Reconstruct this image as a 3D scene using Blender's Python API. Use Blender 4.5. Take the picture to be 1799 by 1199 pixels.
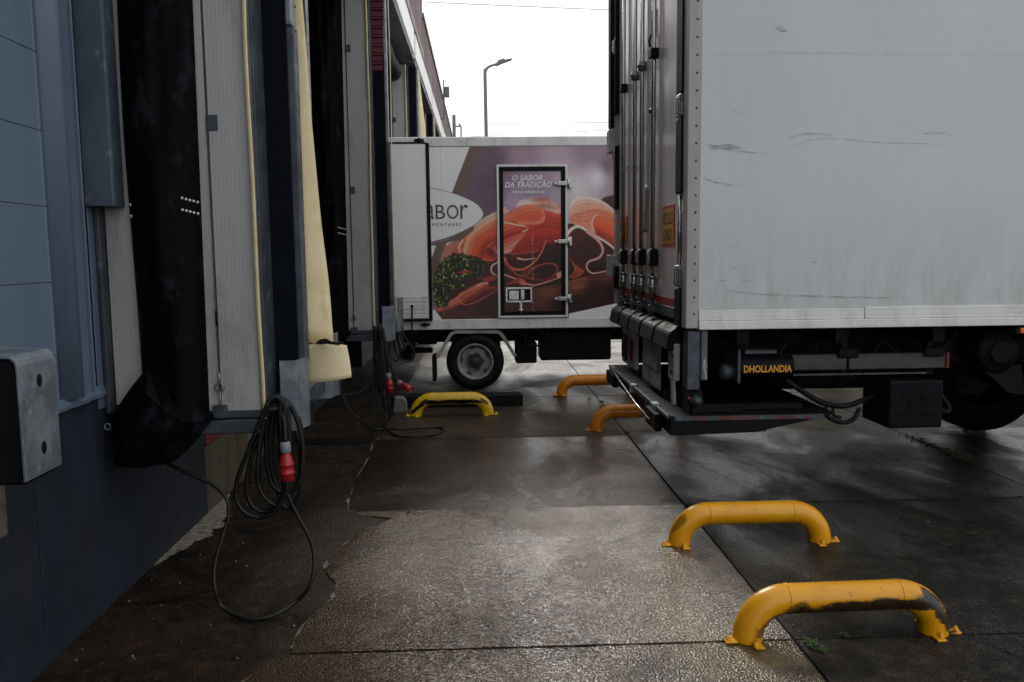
import bpy, bmesh, math, random
import numpy as np
from mathutils import Vector, Matrix

for o in list(bpy.data.objects):
    bpy.data.objects.remove(o, do_unlink=True)
scene = bpy.context.scene
C = scene.collection
random.seed(7)
R = math.radians

# ------------------------------------------------------------------ camera
cam_d = bpy.data.cameras.new('camera')
cam = bpy.data.objects.new('camera', cam_d)
C.objects.link(cam)
scene.camera = cam
cam_d.sensor_width = 36.0
cam_d.lens = 36.0 * 1450 / 1799
cam_d.clip_start = 0.05
cam_d.clip_end = 2000
yaw, pitch, roll = R(2.09), R(6.04), 0.011
fw = Vector((math.sin(yaw) * math.cos(pitch), math.cos(yaw) * math.cos(pitch), -math.sin(pitch)))
rt = fw.cross(Vector((0, 0, 1))).normalized()
up = rt.cross(fw)
cr = rt * math.cos(roll) - up * math.sin(roll)
cu = rt * math.sin(roll) + up * math.cos(roll)
m = Matrix((cr, cu, -fw)).transposed().to_4x4()
m.translation = Vector((0, 0, 1.62))
cam.matrix_world = m

# ------------------------------------------------------------------ sky and sun (overcast)
SUN_EL, SUN_AZ = R(33), R(-4)          # azimuth measured from +Y towards +X
world = bpy.data.worlds.new('World')
scene.world = world
world.use_nodes = True
wn, wl = world.node_tree.nodes, world.node_tree.links
wn.clear()
wo = wn.new('ShaderNodeOutputWorld')
bg = wn.new('ShaderNodeBackground')
sky = wn.new('ShaderNodeTexSky')
sky.sky_type = 'NISHITA'
sky.sun_disc = False
sky.sun_elevation = SUN_EL
sky.sun_rotation = SUN_AZ
sky.dust_density = 4
tc = wn.new('ShaderNodeTexCoord')
mp = wn.new('ShaderNodeMapping')
mp.inputs['Scale'].default_value = (1.6, 1.6, 4.5)
nz = wn.new('ShaderNodeTexNoise')
nz.inputs['Scale'].default_value = 1.7
nz.inputs['Detail'].default_value = 7
nz.inputs['Roughness'].default_value = 0.55
rp = wn.new('ShaderNodeValToRGB')
rp.color_ramp.elements[0].position = 0.36
rp.color_ramp.elements[0].color = (6.9, 7.05, 7.2, 1)
rp.color_ramp.elements[1].position = 0.60
rp.color_ramp.elements[1].color = (11.4, 11.5, 11.6, 1)
mx = wn.new('ShaderNodeMix')
mx.data_type = 'RGBA'
mx.inputs[0].default_value = 0.93
wl.new(tc.outputs['Generated'], mp.inputs['Vector'])
wl.new(mp.outputs[0], nz.inputs['Vector'])
wl.new(nz.outputs['Fac'], rp.inputs['Fac'])
wl.new(sky.outputs[0], mx.inputs[6])
wl.new(rp.outputs[0], mx.inputs[7])
wl.new(mx.outputs[2], bg.inputs['Color'])
bg.inputs['Strength'].default_value = 0.132
wl.new(bg.outputs[0], wo.inputs['Surface'])

sd = bpy.data.lights.new('sun', 'SUN')
sd.energy = 2.6
sd.angle = R(18)
sd.color = (1.0, 0.96, 0.9)
so = bpy.data.objects.new('sun', sd)
C.objects.link(so)
sv = Vector((math.sin(SUN_AZ) * math.cos(SUN_EL), math.cos(SUN_AZ) * math.cos(SUN_EL), math.sin(SUN_EL)))
so.rotation_euler = sv.to_track_quat('Z', 'Y').to_euler()
so.location = sv * 40

scene.view_settings.view_transform = 'Standard'
scene.view_settings.look = 'None'
scene.view_settings.gamma = 1
scene.view_settings.exposure = 0.0
scene.cycles.max_bounces = 8
scene.cycles.diffuse_bounces = 4
scene.cycles.glossy_bounces = 4

# ------------------------------------------------------------------ materials
MATS = {}


def nodes_of(name):
    mt = bpy.data.materials.new(name)
    mt.use_nodes = True
    n, l = mt.node_tree.nodes, mt.node_tree.links
    b = n['Principled BSDF']
    MATS[name] = mt
    return mt, n, l, b


def ramp(n, l, src, p0, c0, p1, c1):
    r = n.new('ShaderNodeValToRGB')
    r.color_ramp.elements[0].position = p0
    r.color_ramp.elements[1].position = p1
    r.color_ramp.elements[0].color = (*c0, 1) if len(c0) == 3 else c0
    r.color_ramp.elements[1].color = (*c1, 1) if len(c1) == 3 else c1
    l.new(src, r.inputs['Fac'])
    return r.outputs[0]


def noise(n, l, scale, detail=4, rough=0.55, stretch=(1, 1, 1), vec=None, dist=0.0):
    if vec is None:
        g = n.new('ShaderNodeNewGeometry')
        vec = g.outputs['Position']
    mpn = n.new('ShaderNodeMapping')
    mpn.inputs['Scale'].default_value = stretch
    l.new(vec, mpn.inputs['Vector'])
    t = n.new('ShaderNodeTexNoise')
    t.inputs['Scale'].default_value = scale
    t.inputs['Detail'].default_value = detail
    t.inputs['Roughness'].default_value = rough
    t.inputs['Distortion'].default_value = dist
    l.new(mpn.outputs[0], t.inputs['Vector'])
    return t.outputs['Fac']


def mixc(n, l, fac, a, b, mode='MIX'):
    x = n.new('ShaderNodeMix')
    x.data_type = 'RGBA'
    x.blend_type = mode
    for sock, v in ((x.inputs[0], fac), (x.inputs[6], a), (x.inputs[7], b)):
        if hasattr(v, 'is_linked') or hasattr(v, 'links'):
            l.new(v, sock)
        elif isinstance(v, (int, float)):
            sock.default_value = v
        else:
            sock.default_value = (*v, 1)
    return x.outputs[2]


def bump(n, l, b, height, strength, dist, prev=None, sock='Normal'):
    bn = n.new('ShaderNodeBump')
    bn.inputs['Strength'].default_value = strength
    bn.inputs['Distance'].default_value = dist
    l.new(height, bn.inputs['Height'])
    if prev is not None:
        l.new(prev, bn.inputs['Normal'])
    l.new(bn.outputs[0], b.inputs[sock])
    return bn.outputs[0]


def surf(name, c1, c2=None, scale=3.0, rough=(0.4, 0.6), metal=0.0, stretch=(1, 1, 1), lo=0.35, hi=0.65,
         bscale=None, bstr=0.2, bdist=0.002, grime=None, gscale=2.0, gstretch=(1, 1, 1), glo=0.5, ghi=0.75, bstretch=(1, 1, 1), spec=None):
    mt, n, l, b = nodes_of(name)
    if c2 is None:
        c2 = tuple(v * 0.8 for v in c1)
    f = noise(n, l, scale, 4, 0.6, stretch)
    col = ramp(n, l, f, lo, c2, hi, c1)
    if grime:
        gf = noise(n, l, gscale, 5, 0.65, gstretch)
        gm = ramp(n, l, gf, glo, (0, 0, 0), ghi, (1, 1, 1))
        col = mixc(n, l, gm, col, grime)
    l.new(col, b.inputs['Base Color'])
    rr = ramp(n, l, noise(n, l, scale * 2.3, 2, 0.6, stretch), 0.35, (rough[0],) * 3, 0.65, (rough[1],) * 3)
    l.new(rr, b.inputs['Roughness'])
    b.inputs['Metallic'].default_value = metal
    if spec is not None:
        b.inputs['Specular IOR Level'].default_value = spec
    if bscale:
        bump(n, l, b, noise(n, l, bscale, 2, 0.6, bstretch), bstr, bdist)
    return mt


def ribs(name, axis, pitch, c1, c2, rough=0.45, strength=0.5, dist=0.002, grime=None):
    """painted sheet with very fine pressed ribs"""
    mt, n, l, b = nodes_of(name)
    col = ramp(n, l, noise(n, l, 2.2, 7, 0.6, (3, 3, 0.5)), 0.35, c2, 0.65, c1)
    if grime:
        g = n.new('ShaderNodeNewGeometry')
        gm = ramp(n, l, noise(n, l, 4.0, 8, 0.7, (1, 1, .35)), 0.52, (0, 0, 0), 0.8, (1, 1, 1))
        col = mixc(n, l, gm, col, grime)
    l.new(col, b.inputs['Base Color'])
    b.inputs['Roughness'].default_value = rough
    g = n.new('ShaderNodeNewGeometry')
    w = n.new('ShaderNodeTexWave')
    w.wave_type = 'BANDS'
    w.bands_direction = axis
    w.inputs['Scale'].default_value = (2 * math.pi / pitch) / 20.0
    l.new(g.outputs['Position'], w.inputs['Vector'])
    bump(n, l, b, w.outputs['Fac'], strength, dist)
    return mt


def ground_mat(name, dark, mid, pale, wet, seed, sheen, grain_d=0.007, spec=0.25, edge_fade=False):
    mt, n, l, b = nodes_of(name)
    g = n.new('ShaderNodeNewGeometry')
    ad = n.new('ShaderNodeVectorMath')
    ad.operation = 'ADD'
    ad.inputs[1].default_value = (seed * 13.7, seed * 5.1, 0)
    l.new(g.outputs['Position'], ad.inputs[0])
    v = ad.outputs[0]
    big = noise(n, l, 0.9, 6, 0.62, (1, 0.75, 1), v, 0.6)
    fine = noise(n, l, 11, 5, 0.7, (1, 1, 1), v)
    speck = noise(n, l, 120, 2, 0.6, (1, 1, 1), v)
    col = ramp(n, l, big, 0.36, dark, 0.62, mid)
    fm = ramp(n, l, fine, 0.48, (0, 0, 0), 0.74, (0.8, 0.8, 0.8))
    col = mixc(n, l, fm, col, pale)
    sm = ramp(n, l, speck, 0.60, (0, 0, 0), 0.72, (0.6, 0.6, 0.6))
    col = mixc(n, l, sm, col, tuple(c * 1.8 for c in pale))
    # oily stains
    st = ramp(n, l, noise(n, l, 2.6, 4, 0.6, (0.8, 1.3, 1), v, 1.0), 0.54, (0, 0, 0), 0.66, (0.8, 0.8, 0.8))
    col = mixc(n, l, st, col, tuple(c * 0.35 for c in dark))
    l.new(col, b.inputs['Base Color'])
    wetf = noise(n, l, 1.5, 5, 0.6, (1, 0.6, 1), v, 0.8)
    rr = ramp(n, l, wetf, 0.38, (wet[0],) * 3, 0.64, (wet[1],) * 3)
    l.new(rr, b.inputs['Roughness'])
    b.inputs['Specular IOR Level'].default_value = spec
    n1 = n.new('ShaderNodeBump')
    n1.inputs['Strength'].default_value = 0.6
    n1.inputs['Distance'].default_value = 0.006
    l.new(noise(n, l, 7, 3, 0.6, (1, 1, 1), v), n1.inputs['Height'])
    mpv = n.new('ShaderNodeMapping')
    mpv.inputs['Scale'].default_value = (1, 1, 1)
    l.new(v, mpv.inputs['Vector'])
    vo = n.new('ShaderNodeTexVoronoi')
    vo.feature = 'SMOOTH_F1'
    vo.inputs['Scale'].default_value = 115
    vo.inputs['Smoothness'].default_value = 0.5
    l.new(mpv.outputs[0], vo.inputs['Vector'])
    nb = noise(n, l, 72, 3, 0.65, (1, 1, 1), v)
    hm = n.new('ShaderNodeMath')
    hm.operation = 'SUBTRACT'
    l.new(nb, hm.inputs[0])
    l.new(vo.outputs['Distance'], hm.inputs[1])
    grain = bump(n, l, b, hm.outputs[0], 1.0, grain_d, n1.outputs[0])
    cwt = ramp(n, l, wetf, 0.40, (sheen,) * 3, 0.66, (sheen * .25,) * 3)
    if edge_fade:
        # coat and specular drop and colour darkens towards the dock screed
        sx = n.new('ShaderNodeSeparateXYZ')
        l.new(g.outputs['Position'], sx.inputs[0])
        ofs = n.new('ShaderNodeMath')
        ofs.operation = 'MULTIPLY_ADD'
        l.new(big, ofs.inputs[0])
        ofs.inputs[1].default_value = 1.6
        l.new(sx.outputs['X'], ofs.inputs[2])
        em = ramp(n, l, ofs.outputs[0], 0.15, (0.12,) * 3, 0.95, (1, 1, 1))
        cwt = mixc(n, l, 1.0, cwt, em, 'MULTIPLY')
        l.new(mixc(n, l, 1.0, em, (spec,) * 3, 'MULTIPLY'), b.inputs['Specular IOR Level'])
        cd_ = mixc(n, l, ramp(n, l, ofs.outputs[0], 0.05, (0.85,) * 3, 1.0, (0, 0, 0)), col, tuple(c * 0.9 for c in dark))
        l.new(cd_, b.inputs['Base Color'])
    l.new(cwt, b.inputs['Coat Weight'])
    b.inputs['Coat IOR'].default_value = 1.5
    cw = ramp(n, l, wetf, 0.38, (wet[0] * .7,) * 3, 0.62, (wet[1] * .8,) * 3)
    l.new(cw, b.inputs['Coat Roughness'])
    l.new(grain, b.inputs['Coat Normal'])
    return mt


def flat(name, c, rough=0.5, metal=0.0):
    return surf(name, c, tuple(v * 0.85 for v in c), 6, (rough * 0.9, min(1, rough * 1.1)), metal)


M_slab = ground_mat('wet_concrete', (0.028, 0.018, 0.007), (0.092, 0.066, 0.029), (0.14, 0.104, 0.053), (0.16, 0.30), 1, 0.85, 0.0046, 0.25, True)
M_slab_dark = ground_mat('darker_concrete', (0.015, 0.0095, 0.005), (0.050, 0.035, 0.021), (0.09, 0.068, 0.045), (0.18, 0.36), 5, 0.5, 0.0045, 0.2, True)  # darker, less glossy variant for one slab of the brown row
M_slab_grey = ground_mat('wet_grey_concrete', (0.0055, 0.0043, 0.003), (0.019, 0.0150, 0.0098), (0.060, 0.050, 0.037), (0.24, 0.55), 2, 0.34, 0.0065, 0.12)
M_slab_far = ground_mat('brown_far_concrete', (0.015, 0.010, 0.005), (0.052, 0.037, 0.019), (0.085, 0.064, 0.038), (0.35, 0.65), 6, 0.15, 0.007)  # brown variant with low sheen for the farther slabs
M_apron = ground_mat('oily_screed', (0.0075, 0.0048, 0.0026), (0.024, 0.0150, 0.0080), (0.055, 0.039, 0.025), (0.45, 0.75), 3, 0.06, 0.0045, 0.09)
M_ground = ground_mat('yard_asphalt', (0.03, 0.029, 0.027), (0.07, 0.068, 0.064), (0.12, 0.115, 0.11), (0.4, 0.65), 4, 0.25)
M_slurry = surf('dried_slurry', (0.32, 0.28, 0.23), (0.10, 0.085, 0.07), 30, (0.6, 0.8), bscale=80, bstr=.5, bdist=.003)

M_wall = surf('bluegrey_wall_sheet', (0.135, 0.185, 0.262), (0.118, 0.162, 0.232), 1.4, (0.38, 0.5), bscale=2.5, bstr=.25, bdist=.012, stretch=(1, 1, .4), grime=(0.095, 0.128, 0.175), gscale=3.5, gstretch=(1, 2.5, .35), glo=.52, ghi=.8)
M_wall_trim = surf('bluegrey_flashing', (0.115, 0.16, 0.225), (0.097, 0.135, 0.19), 2, (0.35, 0.5))
M_plinth = surf('dark_painted_concrete', (0.019, 0.025, 0.036), (0.013, 0.017, 0.025), 2.2, (0.6, 0.85), bscale=55, bstr=.25, bdist=.002, spec=.2,
                grime=(0.028, 0.027, 0.026), gscale=1.3, gstretch=(1, 1, .4))
M_pit = surf('stained_pit_concrete', (0.085, 0.075, 0.05), (0.045, 0.036, 0.02), 3, (0.5, 0.8), stretch=(2, 2, .4), bscale=40, bstr=.3, bdist=.003,
             grime=(0.09, 0.05, 0.012), gscale=1.5, glo=.45, ghi=.7, gstretch=(1, 1, .3))
M_red_edge = surf('faded_red_steel', (0.17, 0.022, 0.018), (0.11, 0.014, 0.012), 6, (0.45, 0.7))
M_band = flat('red_band_tape', (0.36, 0.022, 0.02), .4)
M_mauve = surf('mauve_cladding', (0.27, 0.215, 0.205), (0.20, 0.16, 0.155), 1.0, (0.5, 0.7), stretch=(1, 4, .3), grime=(0.14, 0.10, 0.095), gscale=.9, gstretch=(1, 5, .2))
M_maroon = surf('maroon_trim', (0.10, 0.010, 0.020), (0.075, 0.008, 0.015), 3, (0.35, 0.5))
M_roof = flat('roof_sheet', (0.2, 0.2, 0.2), .6)
M_white_rib = ribs('ribbed_white_panel', 'X', 0.0185, (0.42, 0.415, 0.41), (0.355, 0.35, 0.345), 0.5, 0.3, 0.0015, grime=(0.17, 0.16, 0.145))
M_alu_white = ribs('white_aluminium_profile', 'Z', 0.03, (0.74, 0.74, 0.73), (0.64, 0.64, 0.63), 0.38, 0.25, 0.0015, grime=(0.3, 0.29, 0.27))
M_galv = surf('galvanised_steel', (0.25, 0.285, 0.32), (0.15, 0.175, 0.205), 9, (0.42, 0.62), 0.55, lo=.4, hi=.6, grime=(0.33, 0.34, 0.35), gscale=14, glo=.6, ghi=.72, bscale=25, bstr=.1, bdist=.002)
M_galv_dark = surf('weathered_steel', (0.085, 0.10, 0.12), (0.045, 0.055, 0.068), 7, (0.4, 0.6), 0.5, grime=(0.2, 0.21, 0.22), gscale=8, glo=.62, ghi=.75)
M_galv_mid = surf('dull_galvanised', (0.09, 0.122, 0.165), (0.065, 0.088, 0.12), 6, (0.5, 0.65), 0.3, grime=(0.2, 0.22, 0.24), gscale=10, glo=.62, ghi=.75)
M_foam = surf('yellowed_foam_sheet', (0.80, 0.68, 0.43), (0.72, 0.59, 0.33), 3, (0.6, 0.8), stretch=(1, 1, 2.5), bscale=60, bstr=.2, bdist=.002,
              grime=(0.42, 0.30, 0.14), gscale=3.2, gstretch=(2, 2, 1), glo=.56, ghi=.8)
M_navy = ribs('navy_ribbed_sheet', 'X', 0.02, (0.0028, 0.0048, 0.0095), (0.002, 0.0034, 0.0068), 0.8, 0.15, 0.001)
M_navy.node_tree.nodes['Principled BSDF'].inputs['Specular IOR Level'].default_value = 0.12
M_fabric = surf('black_tarpaulin', (0.0022, 0.0022, 0.003), (0.0012, 0.0012, 0.0016), 4, (0.45, 0.6), bscale=7, bstr=.4, bdist=.02, bstretch=(1, 1, .5),
                grime=(0.016, 0.019, 0.026), gscale=5, gstretch=(2.2, 2.2, 1.1), glo=.56, ghi=.74, spec=.06)
M_rubber = surf('black_rubber', (0.0055, 0.0055, 0.006), (0.003, 0.003, 0.0035), 8, (0.5, 0.75), bscale=40, bstr=.2, bdist=.003, spec=.18)
M_cable = surf('black_cable_sheath', (0.008, 0.008, 0.008), (0.004, 0.004, 0.004), 12, (0.32, 0.55), grime=(0.05, 0.046, 0.042), gscale=18, glo=.6, ghi=.75, spec=.35)
M_red = surf('red_plastic', (0.40, 0.014, 0.022), (0.32, 0.010, 0.016), 8, (0.3, 0.45))
M_grey_pl = flat('grey_plastic', (0.22, 0.235, 0.26), .5)
M_black_pl = surf('black_plastic', (0.0035, 0.005, 0.0075), (0.0025, 0.0036, 0.0052), 5, (0.5, 0.65), bscale=120, bstr=.1, bdist=.001, spec=.12)
M_chassis = surf('black_chassis_paint', (0.005, 0.005, 0.005), (0.003, 0.003, 0.003), 6, (0.5, 0.75), grime=(0.016, 0.014, 0.011), gscale=4, glo=.58, ghi=.8, spec=.15)
M_chrome = surf('bright_steel', (0.55, 0.55, 0.54), (0.42, 0.42, 0.41), 12, (0.2, 0.35), 1.0)
M_bar = surf('stainless_bar', (0.42, 0.41, 0.40), (0.28, 0.275, 0.27), 9, (0.22, 0.36), 0.9, stretch=(1, 1, .3))
M_rim = surf('dull_wheel_steel', (0.36, 0.355, 0.345), (0.24, 0.235, 0.225), 14, (0.45, 0.65), 0.3, grime=(0.12, 0.105, 0.09), gscale=10, glo=.58, ghi=.8)
M_hub = flat('dirty_hub', (0.03, 0.029, 0.028), .6)
M_glass = flat('dark_glass', (0.01, 0.012, 0.014), .08)
M_lens_red = flat('red_lens', (0.13, 0.006, 0.006), .3)
M_lens_amber = flat('amber_lens', (0.75, 0.17, 0.012), .25)
M_orange = flat('orange_lettering', (0.70, 0.30, 0.012), .5)
M_brown_ink = flat('brown_lettering', (0.085, 0.055, 0.048), .5)
M_white_ink = flat('white_lettering', (0.80, 0.80, 0.80), .5)
M_black_ink = flat('black_lettering', (0.012, 0.010, 0.010), .5)
M_sign_y = surf('yellow_reflective_sheet', (0.62, 0.33, 0.012), (0.52, 0.26, 0.01), 8, (0.35, 0.5))
M_sign_r = flat('red_reflective_sheet', (0.55, 0.035, 0.06), .4)
M_plate = surf('dirty_white_plate', (0.30, 0.29, 0.27), (0.12, 0.115, 0.105), 9, (0.5, 0.7))
M_truck_white = surf('white_gelcoat', (0.84, 0.84, 0.84), (0.79, 0.79, 0.79), 1.2, (0.35, 0.5), grime=(0.66, 0.65, 0.64), gscale=3, glo=.58, ghi=.8)
M_lamp = flat('grey_lamp_paint', (0.16, 0.165, 0.17), .5)
M_leaf = surf('weed_leaf', (0.055, 0.11, 0.018), (0.03, 0.065, 0.01), 30, (0.5, 0.7))
M_moss = surf('damp_moss', (0.05, 0.075, 0.012), (0.03, 0.04, 0.01), 60, (0.7, 0.9))
M_screw = flat('screw_steel', (0.6, 0.6, 0.6), .3, 0.8)
M_stone = surf('grit', (0.2, 0.18, 0.155), (0.10, 0.09, 0.075), 40, (0.5, 0.8))


def trailer_side_mat():
    """white gel-coated panel: faint vertical run marks, grime band near the bottom rail"""
    mt, n, l, b = nodes_of('scuffed_white_trailer_panel')
    col = ramp(n, l, noise(n, l, 1.1, 6, 0.6, (1, 1, .5)), 0.35, (0.52, 0.55, 0.56), 0.65, (0.565, 0.595, 0.605))
    run = ramp(n, l, noise(n, l, 9, 7, 0.65, (3.2, 1, 0.16)), 0.55, (0, 0, 0), 0.9, (.3, .3, .3))
    col = mixc(n, l, run, col, (0.40, 0.405, 0.40))
    hz = ramp(n, l, noise(n, l, 6, 7, 0.7, (.16, 1, 5.0)), 0.6, (0, 0, 0), 0.85, (.5, .5, .5))
    col = mixc(n, l, hz, col, (0.45, 0.46, 0.47))
    g = n.new('ShaderNodeNewGeometry')
    sx = n.new('ShaderNodeSeparateXYZ')
    l.new(g.outputs['Position'], sx.inputs[0])
    mr = n.new('ShaderNodeMapRange')
    mr.inputs['From Min'].default_value = 1.95
    mr.inputs['From Max'].default_value = 1.22
    l.new(sx.outputs['Z'], mr.inputs['Value'])
    dn = ramp(n, l, noise(n, l, 5, 9, 0.72, (2.2, 1, 0.5)), 0.40, (0, 0, 0), 0.8, (.8, .8, .8))
    mu = n.new('ShaderNodeMath')
    mu.operation = 'MULTIPLY'
    l.new(mr.outputs[0], mu.inputs[0])
    l.new(dn, mu.inputs[1])
    col = mixc(n, l, mu.outputs[0], col, (0.30, 0.295, 0.27))
    l.new(col, b.inputs['Base Color'])
    b.inputs['Roughness'].default_value = 0.42
    bump(n, l, b, noise(n, l, 2.0, 3, .5, (.6, 1, 1)), .15, .012)
    return mt


M_trailer = trailer_side_mat()
M_trailer_post = surf('grey_post_profile', (0.40, 0.395, 0.385), (0.31, 0.305, 0.30), 3, (0.35, 0.55), stretch=(2, 2, .5), grime=(0.16, 0.15, 0.14), gscale=4, glo=.58, ghi=.8)
M_door = surf('pale_trailer_door', (0.74, 0.72, 0.70), (0.66, 0.64, 0.62), 2, (0.10, 0.18), stretch=(1, 3, .5), grime=(0.52, 0.50, 0.48), gscale=3, gstretch=(1, 4, .5), glo=.58, ghi=.85, spec=.7)


def scuff_mat():
    mt, n, l, b = nodes_of('rubber_scuff')
    b.inputs['Base Color'].default_value = (0.05, 0.05, 0.052, 1)
    b.inputs['Roughness'].default_value = .6
    l.new(ramp(n, l, noise(n, l, 30, 6, .7, (.5, 1, 3)), .40, (0, 0, 0), .75, (.55, .55, .55)), b.inputs['Alpha'])
    return mt


M_scuff = scuff_mat()


def barrier_mat(name, c1, c2, wear):
    """thick paint; wear = list of (x0,x1,z0,z1) scraped patches in the barrier's own space"""
    mt, n, l, b = nodes_of(name)
    t = n.new('ShaderNodeTexCoord')
    v = t.outputs['Object']
    col = ramp(n, l, noise(n, l, 5, 6, .6, (1, 1, 1), v), .35, c2, .65, c1)
    chip = ramp(n, l, noise(n, l, 34, 6, .7, (1, 1, 1), v), .65, (0, 0, 0), .68, (.85, .85, .85))
    col = mixc(n, l, chip, col, (0.03, 0.017, 0.008))
    gd = ramp(n, l, noise(n, l, 7, 8, .7, (1, 1, 1), v), .56, (0, 0, 0), .8, (.5, .5, .5))
    col = mixc(n, l, gd, col, tuple(x * .45 for x in c2))
    sx = n.new('ShaderNodeSeparateXYZ')
    l.new(v, sx.inputs[0])

    def math_(op, a, bb, c=None):
        q = n.new('ShaderNodeMath')
        q.operation = op
        for i, s in enumerate((a, bb, c)):
            if s is None:
                continue
            if isinstance(s, (int, float)):
                q.inputs[i].default_value = s
            else:
                l.new(s, q.inputs[i])
        return q.outputs[0]
    nf = noise(n, l, 22, 8, .75, (.3, 1, 1), v)
    for (xc, zc, rx, rz, slope, dens) in wear:
        dx = math_('SUBTRACT', sx.outputs['X'], xc)
        zz = math_('MULTIPLY_ADD', dx, slope, zc)
        dz = math_('SUBTRACT', sx.outputs['Z'], zz)
        a = math_('POWER', math_('ABSOLUTE', math_('DIVIDE', dx, rx), 0), 4.0)
        d = math_('POWER', math_('ABSOLUTE', math_('DIVIDE', dz, rz), 0), 2.0)
        rr = math_('SUBTRACT', 1.0, math_('ADD', a, d))
        fr = math_('MULTIPLY', math_('LESS_THAN', sx.outputs['Y'], -0.012), rr)
        tot = math_('ADD', fr, math_('MULTIPLY', math_('SUBTRACT', nf, .5), 2.6))
        msk = ramp(n, l, tot, .25, (0, 0, 0), .62, (dens, dens, dens))
        gate = math_('MULTIPLY', msk, math_('GREATER_THAN', fr, 0.0))
        col = mixc(n, l, gate, col, (0.007, 0.0065, 0.006))
    l.new(col, b.inputs['Base Color'])
    l.new(ramp(n, l, noise(n, l, 12, 4, .6, (1, 1, 1), v), .35, (.22,) * 3, .65, (.38,) * 3), b.inputs['Roughness'])
    bump(n, l, b, noise(n, l, 45, 4, .6, (1, 1, 1), v), .2, .002)
    return mt


# ------------------------------------------------------------------ mesh helpers
ORG = {}


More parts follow.
